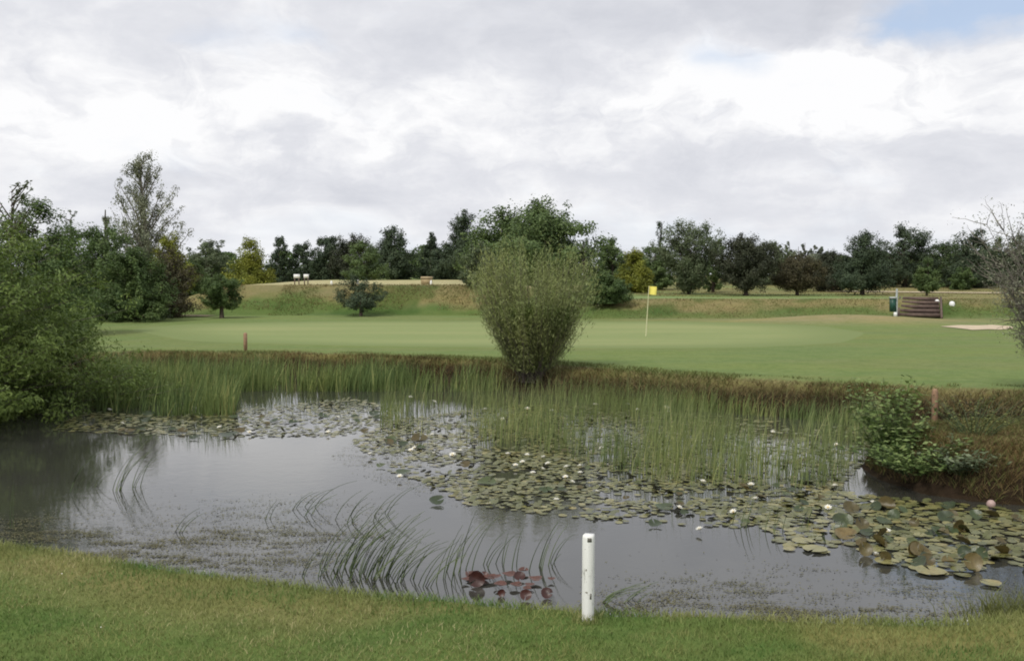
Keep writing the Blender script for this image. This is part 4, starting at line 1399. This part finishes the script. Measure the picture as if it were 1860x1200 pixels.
t_('pine_tree', 'dark spire poking above the trees behind the flag', 1199, 391, 13, 86, 'spire', 'leaf_pine', 1300, .22, .08, 36, .05, sig=.3, updir=.7)
t_('bushy_tree', 'dark green tree below the spire', 1190, 438, 30, 80, 'dome', 'leaf_mid', 3600, .22, .11, 50, .02, ragged=.3)
t_('silver_tree', 'many stemmed silver green tree right of the flag', 1252, 404, 54, 68, 'vase', 'leaf_silver', 7600, .19, .09, 90, .05, rise=.5, ragged=.32, split=4, updir=.4)
t_('bushy_tree', 'green tree top tucked behind the silver green tree', 1296, 428, 24, 74, 'dome', 'leaf_mid', 2600, .2, .1, 40, .05, ragged=.3)
# right
t_('dark_cypress', 'wide dark rounded cypress with upright sprays', 1356, 430, 52, 65, 'round', 'leaf_cypress', 8500, .22, .07, 110, .10, updir=1.1, ragged=.15, sig=.13, tr=.16)
t_('dark_cypress', 'smaller brownish rounded cypress right of the wide dark one', 1449, 464, 40, 66, 'round', 'leaf_brown', 5200, .19, .07, 80, .12, updir=.9, ragged=.2, tr=.14)
t_('bushy_tree', 'pale olive tree behind the two rounded cypresses', 1410, 442, 44, 92, 'dome', 'leaf_silver', 3600, .26, .13, 50, .02, ragged=.3)
t_('pine_tree', 'pine with pointed top left of the big dark conifer', 1568, 424, 52, 67, 'pine', 'leaf_pine', 7600, .21, .08, 90, .10, updir=.6, ragged=.3, tr=.15)
t_('pine_tree', 'low brownish pine left of the pointed one', 1512, 458, 40, 76, 'dome', 'leaf_cypress', 4600, .22, .09, 60, .05, updir=.4, ragged=.3)
t_('big_conifer', 'big dark round topped conifer on the right slope', 1646, 408, 48, 86, 'round', 'leaf_pine', 6200, .25, .1, 80, .02, ragged=.22)
t_('pine_tree', 'dark trees right foot of the big conifer', 1600, 462, 34, 92, 'dome', 'leaf_dark', 3400, .25, .12, 50, .02)
t_('young_pine', 'young pale green pine standing alone on the slope', 1685, 464, 24, 64, 'cone', 'leaf_mid', 3200, .15, .07, 50, .14, updir=.2, tr=.08)
t_('dark_tree', 'dark tree right of the big conifer', 1718, 431, 38, 88, 'dome', 'leaf_dark', 4200, .25, .12, 60, .02, ragged=.3)
t_('dark_tree', 'dark spreading tree behind the bare twigs', 1768, 412, 46, 84, 'dome', 'leaf_pine', 5200, .25, .11, 70, .02, ragged=.3)
t_('bushy_tree', 'mid green tree behind the bare twigs at the right edge', 1808, 424, 34, 88, 'dome', 'leaf_mid', 3400, .25, .12, 50, .02, ragged=.3)
t_('dark_tree', 'dark tree at the far right edge', 1856, 418, 40, 86, 'dome', 'leaf_pine', 4600, .25, .11, 60, .02, ragged=.3)
t_('dark_bush', 'low dark bush right of the young pine', 1748, 482, 22, 80, 'dome', 'leaf_dark', 1800, .22, .1, 30, .02)
PG = 'distant pale poplars above the right slope'
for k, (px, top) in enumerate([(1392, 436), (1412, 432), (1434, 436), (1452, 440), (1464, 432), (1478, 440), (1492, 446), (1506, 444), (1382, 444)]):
    t_('poplar_tree', ['second', 'third', 'fourth', 'fifth', 'sixth', 'seventh', 'eighth', 'ninth', 'first'][k] + ' pale far off poplar from the left in the distant row above the cypresses', px, top, 10, 190, 'column', 'leaf_hazed', 500, .6, .3, 16, .1, group=PG, updir=.5, ragged=.3)

# the overhanging willow bush on the left bank
def big_bush(name, label, X, Y, Rx, H, mat, nl, nb, L, Wd, twig='twig', prof='dome', **kw):
    bz = hz(X, Y)
    V, F, v, PL = crown_data(Rx, H, prof, nb, nl, L, Wd, z0=.02, **kw)
    t = empty(name, (X, Y, bz))
    rad = np.linspace(1, .2, 5)[None] * np.full((nb, 1), .010)
    tp = trunk_parts(H * .6, .08, seed=kw.get('seed', 0), split=6)
    tp.append(tubes(PL, rad, 3))
    TV, TF = join(tp)
    mesh('stems', TV, TF, M[twig], t, smooth=True)
    mesh('foliage', V, F, M[mat], t, att=v)
    tag(t, label, 'bush')
    return t


big_bush('willow_bush', 'big green willow bush overhanging the water at the left edge', -9.05, 14.6, 2.85, 3.1, 'leaf_willow', 90000, 420, .085, .026, rise=.3, sig=.075, inner=.45, ragged=.2, up=.5, seed=11)
big_bush('willow_bush', 'darker willow growth low over the water under the big bush', -8.6, 16.6, 2.5, 1.9, 'leaf_willow', 42000, 240, .085, .028, rise=.3, sig=.08, inner=.3, ragged=.25, up=.5, seed=12)

# centre willow bush: many upright wands fanning out of one base
wb = at(968, 690, 18.9)
bz = hz(wb.x, 18.9)
t = empty('sallow_bush', (wb.x, 18.9, bz))
Hc = at(968, 452, 18.9).z - bz
Rc = 118 / FPX * 18.9
r = np.random.default_rng(99)
nb = 520
phi = r.uniform(0, 6.283, nb)
rho = np.sqrt(r.random(nb))
tt = r.random(nb) ** .55 * .92 + .04 + r.normal(0, .075, nb)
rmax = np.interp(tt, [0, .2, .37, .57, .75, .9, 1.0, 1.1], [.15, .34, .56, .86, 1.02, .98, .78, .5])
rho = rmax * (r.random(nb) ** .42) * (1 + .14 * np.sin(phi * 3 + 1) + r.normal(0, .10, nb))
E = np.stack([rho * np.cos(phi) * Rc, rho * np.sin(phi) * Rc, tt * Hc], 1)
E[:, 0] -= .10 * Rc * (E[:, 0] < 0) * tt
B = np.stack([r.normal(0, .10, nb), r.normal(0, .10, nb), np.full(nb, -.1)], 1)
Mid = B + (E - B) * np.array([.62, .62, .40])
uu = np.linspace(0, 1, 6)[None, :, None]
PL = (1 - uu) ** 2 * B[:, None] + 2 * uu * (1 - uu) * Mid[:, None] + uu ** 2 * E[:, None]
TV, TF = tubes(PL, np.linspace(1, .15, 6)[None] * np.full((nb, 1), .008), 3)
mesh('stems', TV, TF, M['twig'], t)
nl = 66000
bi = r.integers(0, nb, nl)
u = (.26 + .76 * r.random(nl) ** .8)[:, None]
C = (1 - u) ** 2 * B[bi] + 2 * u * (1 - u) * Mid[bi] + u ** 2 * E[bi]
C += np.clip(r.normal(0, 1, (nl, 3)), -1.8, 1.8) * .05 * np.array([1, 1, 1.8])
ax = unit(E - B)[bi] + r.normal(0, .45, (nl, 3)) + np.array([0, 0, .35])
V, F = leaves(C, r.normal(0, 1, (nl, 3)) + np.array([0, -.1, .2]), ax, r.uniform(.05, .11, nl), r.uniform(.008, .016, nl))
k = C[:, 2] > .12
F = F[k]
hfrac = C[k, 2] / Hc
v = np.clip(r.random(nb)[bi][k] * .35 + r.random(k.sum()) * .45 + .15, 0, 1)
mesh('foliage', V, F, M['leaf_sallow'], t, att=v)
# greener leaves low down
nl = 20000
phi = r.uniform(0, 6.283, nl)
zz2 = r.uniform(.08, .55, nl)
rr2 = Rc * (.10 + 1.05 * zz2) * r.random(nl) ** .4
C = np.stack([rr2 * np.cos(phi), rr2 * np.sin(phi), zz2 * Hc], 1) + r.normal(0, .05, (nl, 3))
V, F = leaves(C, r.normal(0, 1, (nl, 3)), r.normal(0, .7, (nl, 3)) + np.array([0, 0, .6]), r.uniform(.05, .1, nl), r.uniform(.012, .024, nl))
mesh('lower_foliage', V, F, M['leaf_willow'], t, att=r.random(nl))
tag(t, 'vase shaped olive willow bush standing in the middle of the far bank', 'bush')

# bare grey shrub at the right edge
X0, Y0 = 8.15, 14.9
t = empty('bare_shrub', (X0, Y0, hz(X0, Y0)))
r = np.random.default_rng(44)
Ps, Rs = [], []
tips = []
for k in range(26):
    a_ = r.uniform(2.1, 4.4) if k % 3 else r.uniform(0, 6.28)
    h = r.uniform(1.2, 2.75)
    sp = r.uniform(.15, .62) * h
    u = np.linspace(0, 1, 7)
    P_ = np.stack([math.cos(a_) * sp * u ** 1.3, math.sin(a_) * sp * u ** 1.3 * .7, h * u - .1], 1) + np.cumsum(r.normal(0, .03, (7, 3)), 0) * u[:, None]
    Ps.append(P_); Rs.append(.022 * (1 - .8 * u))
    for q_ in range(26):
        i = r.integers(2, 7)
        s0 = P_[i]
        d = unit(np.array([math.cos(a_), math.sin(a_), 1.1]) + r.normal(0, .75, 3))
        ln_ = r.uniform(.15, .55)
        P2 = s0[None] + d[None] * (ln_ * u)[:, None] + np.cumsum(r.normal(0, .018, (7, 3)), 0) * u[:, None]
        Ps.append(P2); Rs.append(.0075 * (1 - .7 * u))
        tips.append(P2[-1]); tips.append(P2[4]); tips.append(P2[2])
TV, TF = tubes(np.array(Ps), np.array(Rs), 3)
mesh('twigs', TV, TF, M['bark_pale'], t)
tips = np.array(tips)
nl = 9000
C = tips[r.integers(0, len(tips), nl)] + r.normal(0, .06, (nl, 3))
V, F = leaves(C, r.normal(0, 1, (nl, 3)), r.normal(0, 1, (nl, 3)), r.uniform(.02, .05, nl), r.uniform(.01, .022, nl))
mesh('foliage', V, F, M['leaf_grey'], t, att=r.random(nl))
tag(t, 'nearly bare grey twiggy shrub at the right edge of the far bank', 'shrub')


# leafy plants of the headland
def stem_plant(name, label, X, Y, n, h0, h1, spread, lw, mat, leaf_n=14, cat='shrub', seed=1, bz=None):
    r = np.random.default_rng(seed)
    bz = hz(X, Y) if bz is None else bz
    t = empty(name, (X, Y, bz))
    u = np.linspace(0, 1, 6)
    Ps, Rs, Cs, As = [], [], [], []
    for k in range(n):
        a_ = r.uniform(0, 6.28); h = r.uniform(h0, h1); sp = spread * r.random() ** .5
        bx, by = math.cos(a_) * sp * .35, math.sin(a_) * sp * .35
        P_ = np.stack([bx + math.cos(a_) * sp * u ** 1.5, by + math.sin(a_) * sp * u ** 1.5, h * u - .04], 1)
        P_ += np.cumsum(r.normal(0, .012, (6, 3)), 0)
        Ps.append(P_); Rs.append(.005 * (1 - .7 * u))
        for j in range(leaf_n):
            w_ = .2 + .8 * (j + r.random()) / leaf_n
            c_ = np.array([np.interp(w_, u, P_[:, i]) for i in range(3)])
            d = unit(np.array([math.cos(j * 2.4), math.sin(j * 2.4), .45]) + r.normal(0, .3, 3))
            Cs.append(c_ + d * lw * .8); As.append(d)
    TV, TF = tubes(np.array(Ps), np.array(Rs), 3)
    mesh('stems', TV, TF, M['rush'], t, att=np.full(len(TF), .4))
    C, A = np.array(Cs), np.array(As)
    m_ = len(C)
    V, F = leaves(C, np.cross(A, r.normal(0, 1, (m_, 3))) * .5 + np.array([0, 0, .9]), A, r.uniform(.7, 1.3, m_) * lw * 1.8, r.uniform(.7, 1.2, m_) * lw * .75)
    mesh('foliage', V, F, M[mat], t, att=r.random(m_))
    tag(t, label, cat)
    return t


stem_plant('leafy_shrub', 'tall leafy shrub at the tip of the headland beside the timber stake', 4.14, 10.75, 100, .30, .92, .40, .046, 'leaf_fresh', 17, seed=3)
stem_plant('leafy_shrub', 'low spreading leafy shrub overhanging the water at the headland tip', 4.2, 10.3, 110, .14, .42, .62, .040, 'leaf_fresh', 12, seed=4)
stem_plant('leafy_shrub', 'pale leaved shrub low on the front of the headland', 4.5, 9.85, 40, .12, .32, .34, .038, 'leaf_silver', 11, seed=5)
stem_plant('weedy_plant', 'wispy brown green weeds behind the low headland shrubs', 4.95, 10.6, 46, .25, .5, .5, .022, 'bank_green', 12, 'plant', seed=6)
stem_plant('weedy_plant', 'leafy weeds growing on the far bank right of the stake', 6.2, 13.9, 34, .25, .6, .5, .040, 'leaf_silver', 9, 'plant', seed=7)
stem_plant('weedy_plant', 'leafy weeds further right on the far bank', 7.15, 13.75, 26, .2, .45, .42, .038, 'leaf_silver', 9, 'plant', seed=8)
stem_plant('bramble', 'dark reddish bramble on the far bank behind the headland shrub', 6.6, 14.35, 40, .2, .45, .5, .035, 'leaf_brown', 12, 'plant', seed=9)
stem_plant('leafy_shrub', 'big leaved green plant in the right hand corner by the lawn', 3.62, 6.42, 16, .16, .36, .24, .05, 'leaf_mid', 7, 'plant', seed=10)

# tall grass in the right corner of the lawn
r = np.random.default_rng(5)
n = 900
P = np.column_stack([r.normal(3.12, .13, n), r.normal(6.02, .14, n), np.zeros(n)])
P[:, 2] = np.maximum(height(P[:, 0], P[:, 1]), WZ) - .01
V, F = blades(P, r.uniform(0, 6.28, n), r.uniform(.12, .30, n), r.uniform(0, .4, n), r.uniform(.0, .7, n), r.uniform(.004, .008, n), 3)
tag(mesh('grass_tuft', V, F, M['bank_green'], att=np.repeat(r.random(n) * .8, 3)), 'tuft of long bright grass at the right corner of the near shore', 'grass tuft')

# ------------------------------------------------------------------ white post
q = on(1068, 1126, 0.0)
q.z = hz(q.x, q.y)
t = empty('white_post', (q.x, q.y, q.z), R(-18))
h = (at(1068, 970, q.y).z - q.z)
w = .0255
pts_ = []
for z_, s in ((-.08, .92), (0.0, .95), (h * .3, 1.0), (h * .6, .99), (h * .965, 1.0), (h, .93)):
    for (a_, b_) in ((-1, -1), (1, -1), (1, 1), (-1, 1)):
        pts_.append((a_ * w * s + .004 * z_, b_ * w * s, z_))
F = [(3, 2, 1, 0)] + [(i * 4 + j, i * 4 + (j + 1) % 4, i * 4 + 4 + (j + 1) % 4, i * 4 + 4 + j) for i in range(5) for j in range(4)] + [(20, 21, 22, 23)]
mesh('shaft', np.array(pts_), np.array(F), M['post'], t)
n = 260
aa_ = rng.uniform(0, 6.28, n); ra_ = rng.uniform(.028, .085, n)
Pb = np.column_stack([q.x + np.cos(aa_) * ra_, q.y + np.sin(aa_) * ra_, np.zeros(n)])
Pb[:, 2] = height(Pb[:, 0], Pb[:, 1]) - .004
Vb, Fb = blades(Pb, rng.uniform(0, 6.28, n), rng.uniform(.02, .065, n), rng.uniform(0, .4, n), rng.uniform(0, .6, n), rng.uniform(.003, .005, n), 2)
tag(mesh('post_grass', Vb, Fb, M['blade'], att=np.repeat(rng.uniform(.2, .9, n), 2)), 'longer uncut grass round the foot of the white post', 'grass', kind='stuff')
dm = simple('dark_mark', (0.16, 0.15, 0.13), 0.8, .3, 40)
V, F = box(.002, .022, -w - .0015, -w + .002, h * .93, h * .975, .0015)
mesh('knot', V, F, dm, t)
V, F = box(w * .62, w * .92, -w - .0015, -w + .002, h * .27, h * .335, .001)
mesh('knot', V, F, dm, t)
tag(t, 'weathered white wooden post standing at the edge of the lawn', 'post')

# ------------------------------------------------------------------ golf flag
q = on(1173, 612, -.37)
z0 = hz(q.x, q.y)
Yf = q.y
topp = at(1179, 519, Yf)
t = empty('golf_flag', (q.x, Yf, z0))
d = Vector((topp.x - q.x, 0, topp.z - z0))
V, F = tubes(np.array([[(0, 0, -.05), (d.x * .5, 0, d.z * .5), (d.x, 0, d.z)]], dtype=float), np.array([[.018, .016, .013]]), 6)
mesh('pole', V, F, M['pole'], t)
gxn, gzn = 7, 5
fw, fh = 14 / FPX * Yf, 15 / FPX * Yf
V = []
for j in range(gzn):
    for i in range(gxn):
        a_, b_ = i / (gxn - 1), j / (gzn - 1)
        V.append((d.x + fw * a_ * (.98 - .05 * b_), .05 * math.sin(a_ * 5 + b_), d.z - .01 - fh * b_ - .02 * a_))
V = np.array(V)
ii = (np.arange(gzn - 1)[:, None] * gxn + np.arange(gxn - 1)[None])
F = np.stack([ii, ii + 1, ii + gxn + 1, ii + gxn], -1).reshape(-1, 4)
mesh('flag', np.concatenate([V, V + [0, .004, 0]]), np.concatenate([F, F[:, ::-1] + len(V)]), M['flag'], t, smooth=True)
tag(t, 'yellow flag on a thin pale pole standing on the putting green', 'golf flag')


# ------------------------------------------------------------------ stakes
def stake(name, label, px, py, top, Y, wpx, mat, group=None):
    p = at(px, py, Y)
    z0 = hz(p.x, Y)
    t = empty(name, (p.x, Y, z0), R(8))
    hh = at(px, top, Y).z - z0
    w = wpx / 2 / FPX * Y
    V, F = box(-w, w, -w, w, -.1, hh * .94)
    tipv = np.array([(-w * .6, -w * .6, hh), (w * .6, -w * .6, hh), (w * .6, w * .6, hh), (-w * .6, w * .6, hh)])
    V = np.concatenate([V, tipv])
    F = np.concatenate([F[[0, 2, 3, 4, 5]], [(4, 5, 9, 8), (5, 6, 10, 9), (6, 7, 11, 10), (7, 4, 8, 11), (8, 9, 10, 11)]])
    mesh('shaft', V, F, mat, t)
    tag(t, label, 'stake', group)


stake('timber_stake', 'orange brown timber stake standing behind the headland shrub', 1697, 770, 706, 11.7, 8, M['stake'])
stake('timber_stake', 'short brown stake on the far bank left of the willow bush', 446, 636, 604, 23.6, 6, M['stake'])
stake('white_stake', 'small white stake at the lawn edge left of the round tree', 308, 577, 556, 49.5, 4.5, M['white'])
stake('white_stake', 'small white stake beside the overhanging bush', 173, 579, 558, 48.0, 4.5, M['white'])


# ------------------------------------------------------------------ things on the tees
def board(px, y0, y1, w_, label):
    Y = 59.5
    p = at(px, y0, Y)
    z0 = hz(p.x, Y)
    z1, z2 = at(px, y1, Y).z, p.z
    t = empty('white_board', (p.x, Y, z0))
    w = w_ / 2 / FPX * Y
    V, F = box(-w, w, -.03, .03, z1 - z0, z2 - z0)
    mesh('panel', V, F, M['white'], t)
    for s in (-1, 1):
        V, F = box(s * w * .7 - .03, s * w * .7 + .03, -.025, .025, -.1, z1 - z0 - .002)
        mesh('leg', V, F, M['sleeper'], t)
    tag(t, label, 'board')


board(539, 498, 505, 11, 'white board on the left tee, left one of the pair')
board(556, 498, 504.5, 9, 'smaller white board right beside the other on the left tee')


def marker(name, px, py, hpx, Y, wpx, label, mat='white', cat='tee marker'):
    p = at(px, py, Y)
    z0 = hz(p.x, Y)
    t_h = hpx / FPX * Y
    w = wpx / 2 / FPX * Y
    V, F = revolve([(w * .9, -.05), (w, 0), (w, t_h * .45), (w * .8, t_h * .8), (w * .4, t_h), (.01, t_h * 1.02)], 10, cap=False)
    o = mesh(name, V, F, M[mat], smooth=True)
    o.location = (p.x, Y, z0)
    tag(o, label, cat)
    return o


marker('tee_marker', 602, 511, 7, 58.6, 4, 'tiny white marker between the boards and the layered pine')
marker('tee_marker', 783, 514, 8, 58.2, 4, 'white marker in front of the straw coloured box')
marker('tee_marker', 650, 513, 9, 58.2, 4, 'white marker behind the top of the layered pine')
marker('tee_marker', 1702, 557, 6, 50.6, 8, 'white tee marker at the top right of the timber steps')
marker('tee_marker', 1729, 560, 7, 50.3, 10, 'bigger white tee marker right of the steps')

# straw coloured box with sloping lid
p = at(775, 510, 60.5)
z0 = hz(p.x, 60.5)
t = empty('wooden_box', (p.x, 60.5, z0))
V, F = box(-.33, .33, -.25, .25, -.02, .36)
mesh('body', V, F, M['straw'], t)
V = np.array([(-.37, -.3, .365), (.37, -.3, .365), (.37, .3, .365), (-.37, .3, .365), (-.34, -.05, .46), (.34, -.05, .46), (.34, .2, .46), (-.34, .2, .46)])
mesh('lid', V, box(0, 1, 0, 1, 0, 1)[1], M['straw'], t)
tag(t, 'straw coloured wooden box on the left tee', 'box')

# timber steps up the right embankment
p = at(1664, 578, 49.0)
t = empty('timber_steps', (p.x, 48.55, hz(p.x, 48.55)), -math.atan2(p.x, 48.55))
wst = 68 / FPX * 49 / 2
nst = 5
for k in range(nst):
    yk = .1 + k * .62
    zt_ = .05 + (k + 1) * .185
    wk = wst * (1 - .02 * k)
    V, F = box(-wk, wk, yk, yk + .12, zt_ - .18, zt_, .006)
    mesh('riser', V, F, M['sleeper'], t)
    V, F = box(-wk + .02, wk - .02, yk + .123, yk + .615, zt_ - .16, zt_ - .02, .004)
    mesh('tread', V, F, simple('tread_timber', (0.19, 0.145, 0.12), .9, .25, 4, .01) if k == 0 else bpy.data.materials['tread_timber'], t)
for s in (-1, 1):
    V = np.array([(s * (wst + .01), 0, -.1), (s * (wst + .10), 0, -.1), (s * (wst + .10), 3.2, -.1), (s * (wst + .01), 3.2, -.1),
                  (s * (wst + .01), 0, .16), (s * (wst + .10), 0, .16), (s * (wst + .10), 3.2, .98), (s * (wst + .01), 3.2, .98)])
    F = box(0, 1, 0, 1, 0, 1)[1]
    mesh('side_board', V, F if s > 0 else F[:, ::-1], M['sleeper'], t)
tag(t, 'dark timber steps leading up the right embankment', 'steps')

# ball washer on its post beside the steps
p = at(1628, 578, 48.6)
z0 = hz(p.x, 48.6)
t = empty('ball_washer', (p.x, 48.6, z0))
k = 48.6 / FPX
V, F = tubes(np.array([[(0, 0, -.1), (0, 0, 25 * k), (0, 0, 53 * k)]]), np.array([[.055, .055, .05]]), 8)
mesh('post', V, F, M['grey_metal'], t)
V, F = box(-11.5 * k, -2.5 * k, -.12, .12, 11 * k, 35 * k, .01)
mesh('housing', V, F, M['green_paint'], t)
V, F = box(-12.3 * k, -1.8 * k, -.14, .14, 35 * k + .003, 38 * k, .004)
mesh('lid', V, F, M['grey_metal'], t)
V, F = revolve([(.02, 2 * k), (3 * k, 3 * k), (3.4 * k, 9 * k), (2 * k, 10.5 * k)], 10, centre=(-3.6 * k, -.12))
mesh('cup', V, F, M['white'], t)
tag(t, 'green ball washer on a pale post beside the timber steps', 'ball washer')

# pink ball at the foot of the headland
q = on(1800, 917, WZ + .02)
u = np.linspace(-math.pi / 2, math.pi / 2, 9)
V, F = revolve([(max(.0005, .042 * math.cos(a_)), .042 * math.sin(a_)) for a_ in u], 14, cap=False)
o = mesh('pink_ball', V, F, M['ball'], smooth=True)
o.location = (q.x, q.y, WZ + .03)
tag(o, 'pale pink ball lying at the waterline below the headland', 'ball')

# a few daisies and fallen petals on the lawn
nd = 14
x = rng.uniform(-2.6, 2.6, nd); y = rng.uniform(3.6, 5.6, nd)
k = sdf(x, y) > .25
P = np.column_stack([x[k], y[k], height(x[k], y[k]) + .028])
V, F = leaves(P, np.array([[0, -.3, 1.0]]) + rng.normal(0, .3, P.shape), rng.normal(0, 1, P.shape), np.full(len(P), .008), np.full(len(P), .008))
tag(mesh('clover_flowers', V, F, M['petal']), 'tiny white clover heads sprinkled in the lawn', 'clover', kind='stuff')
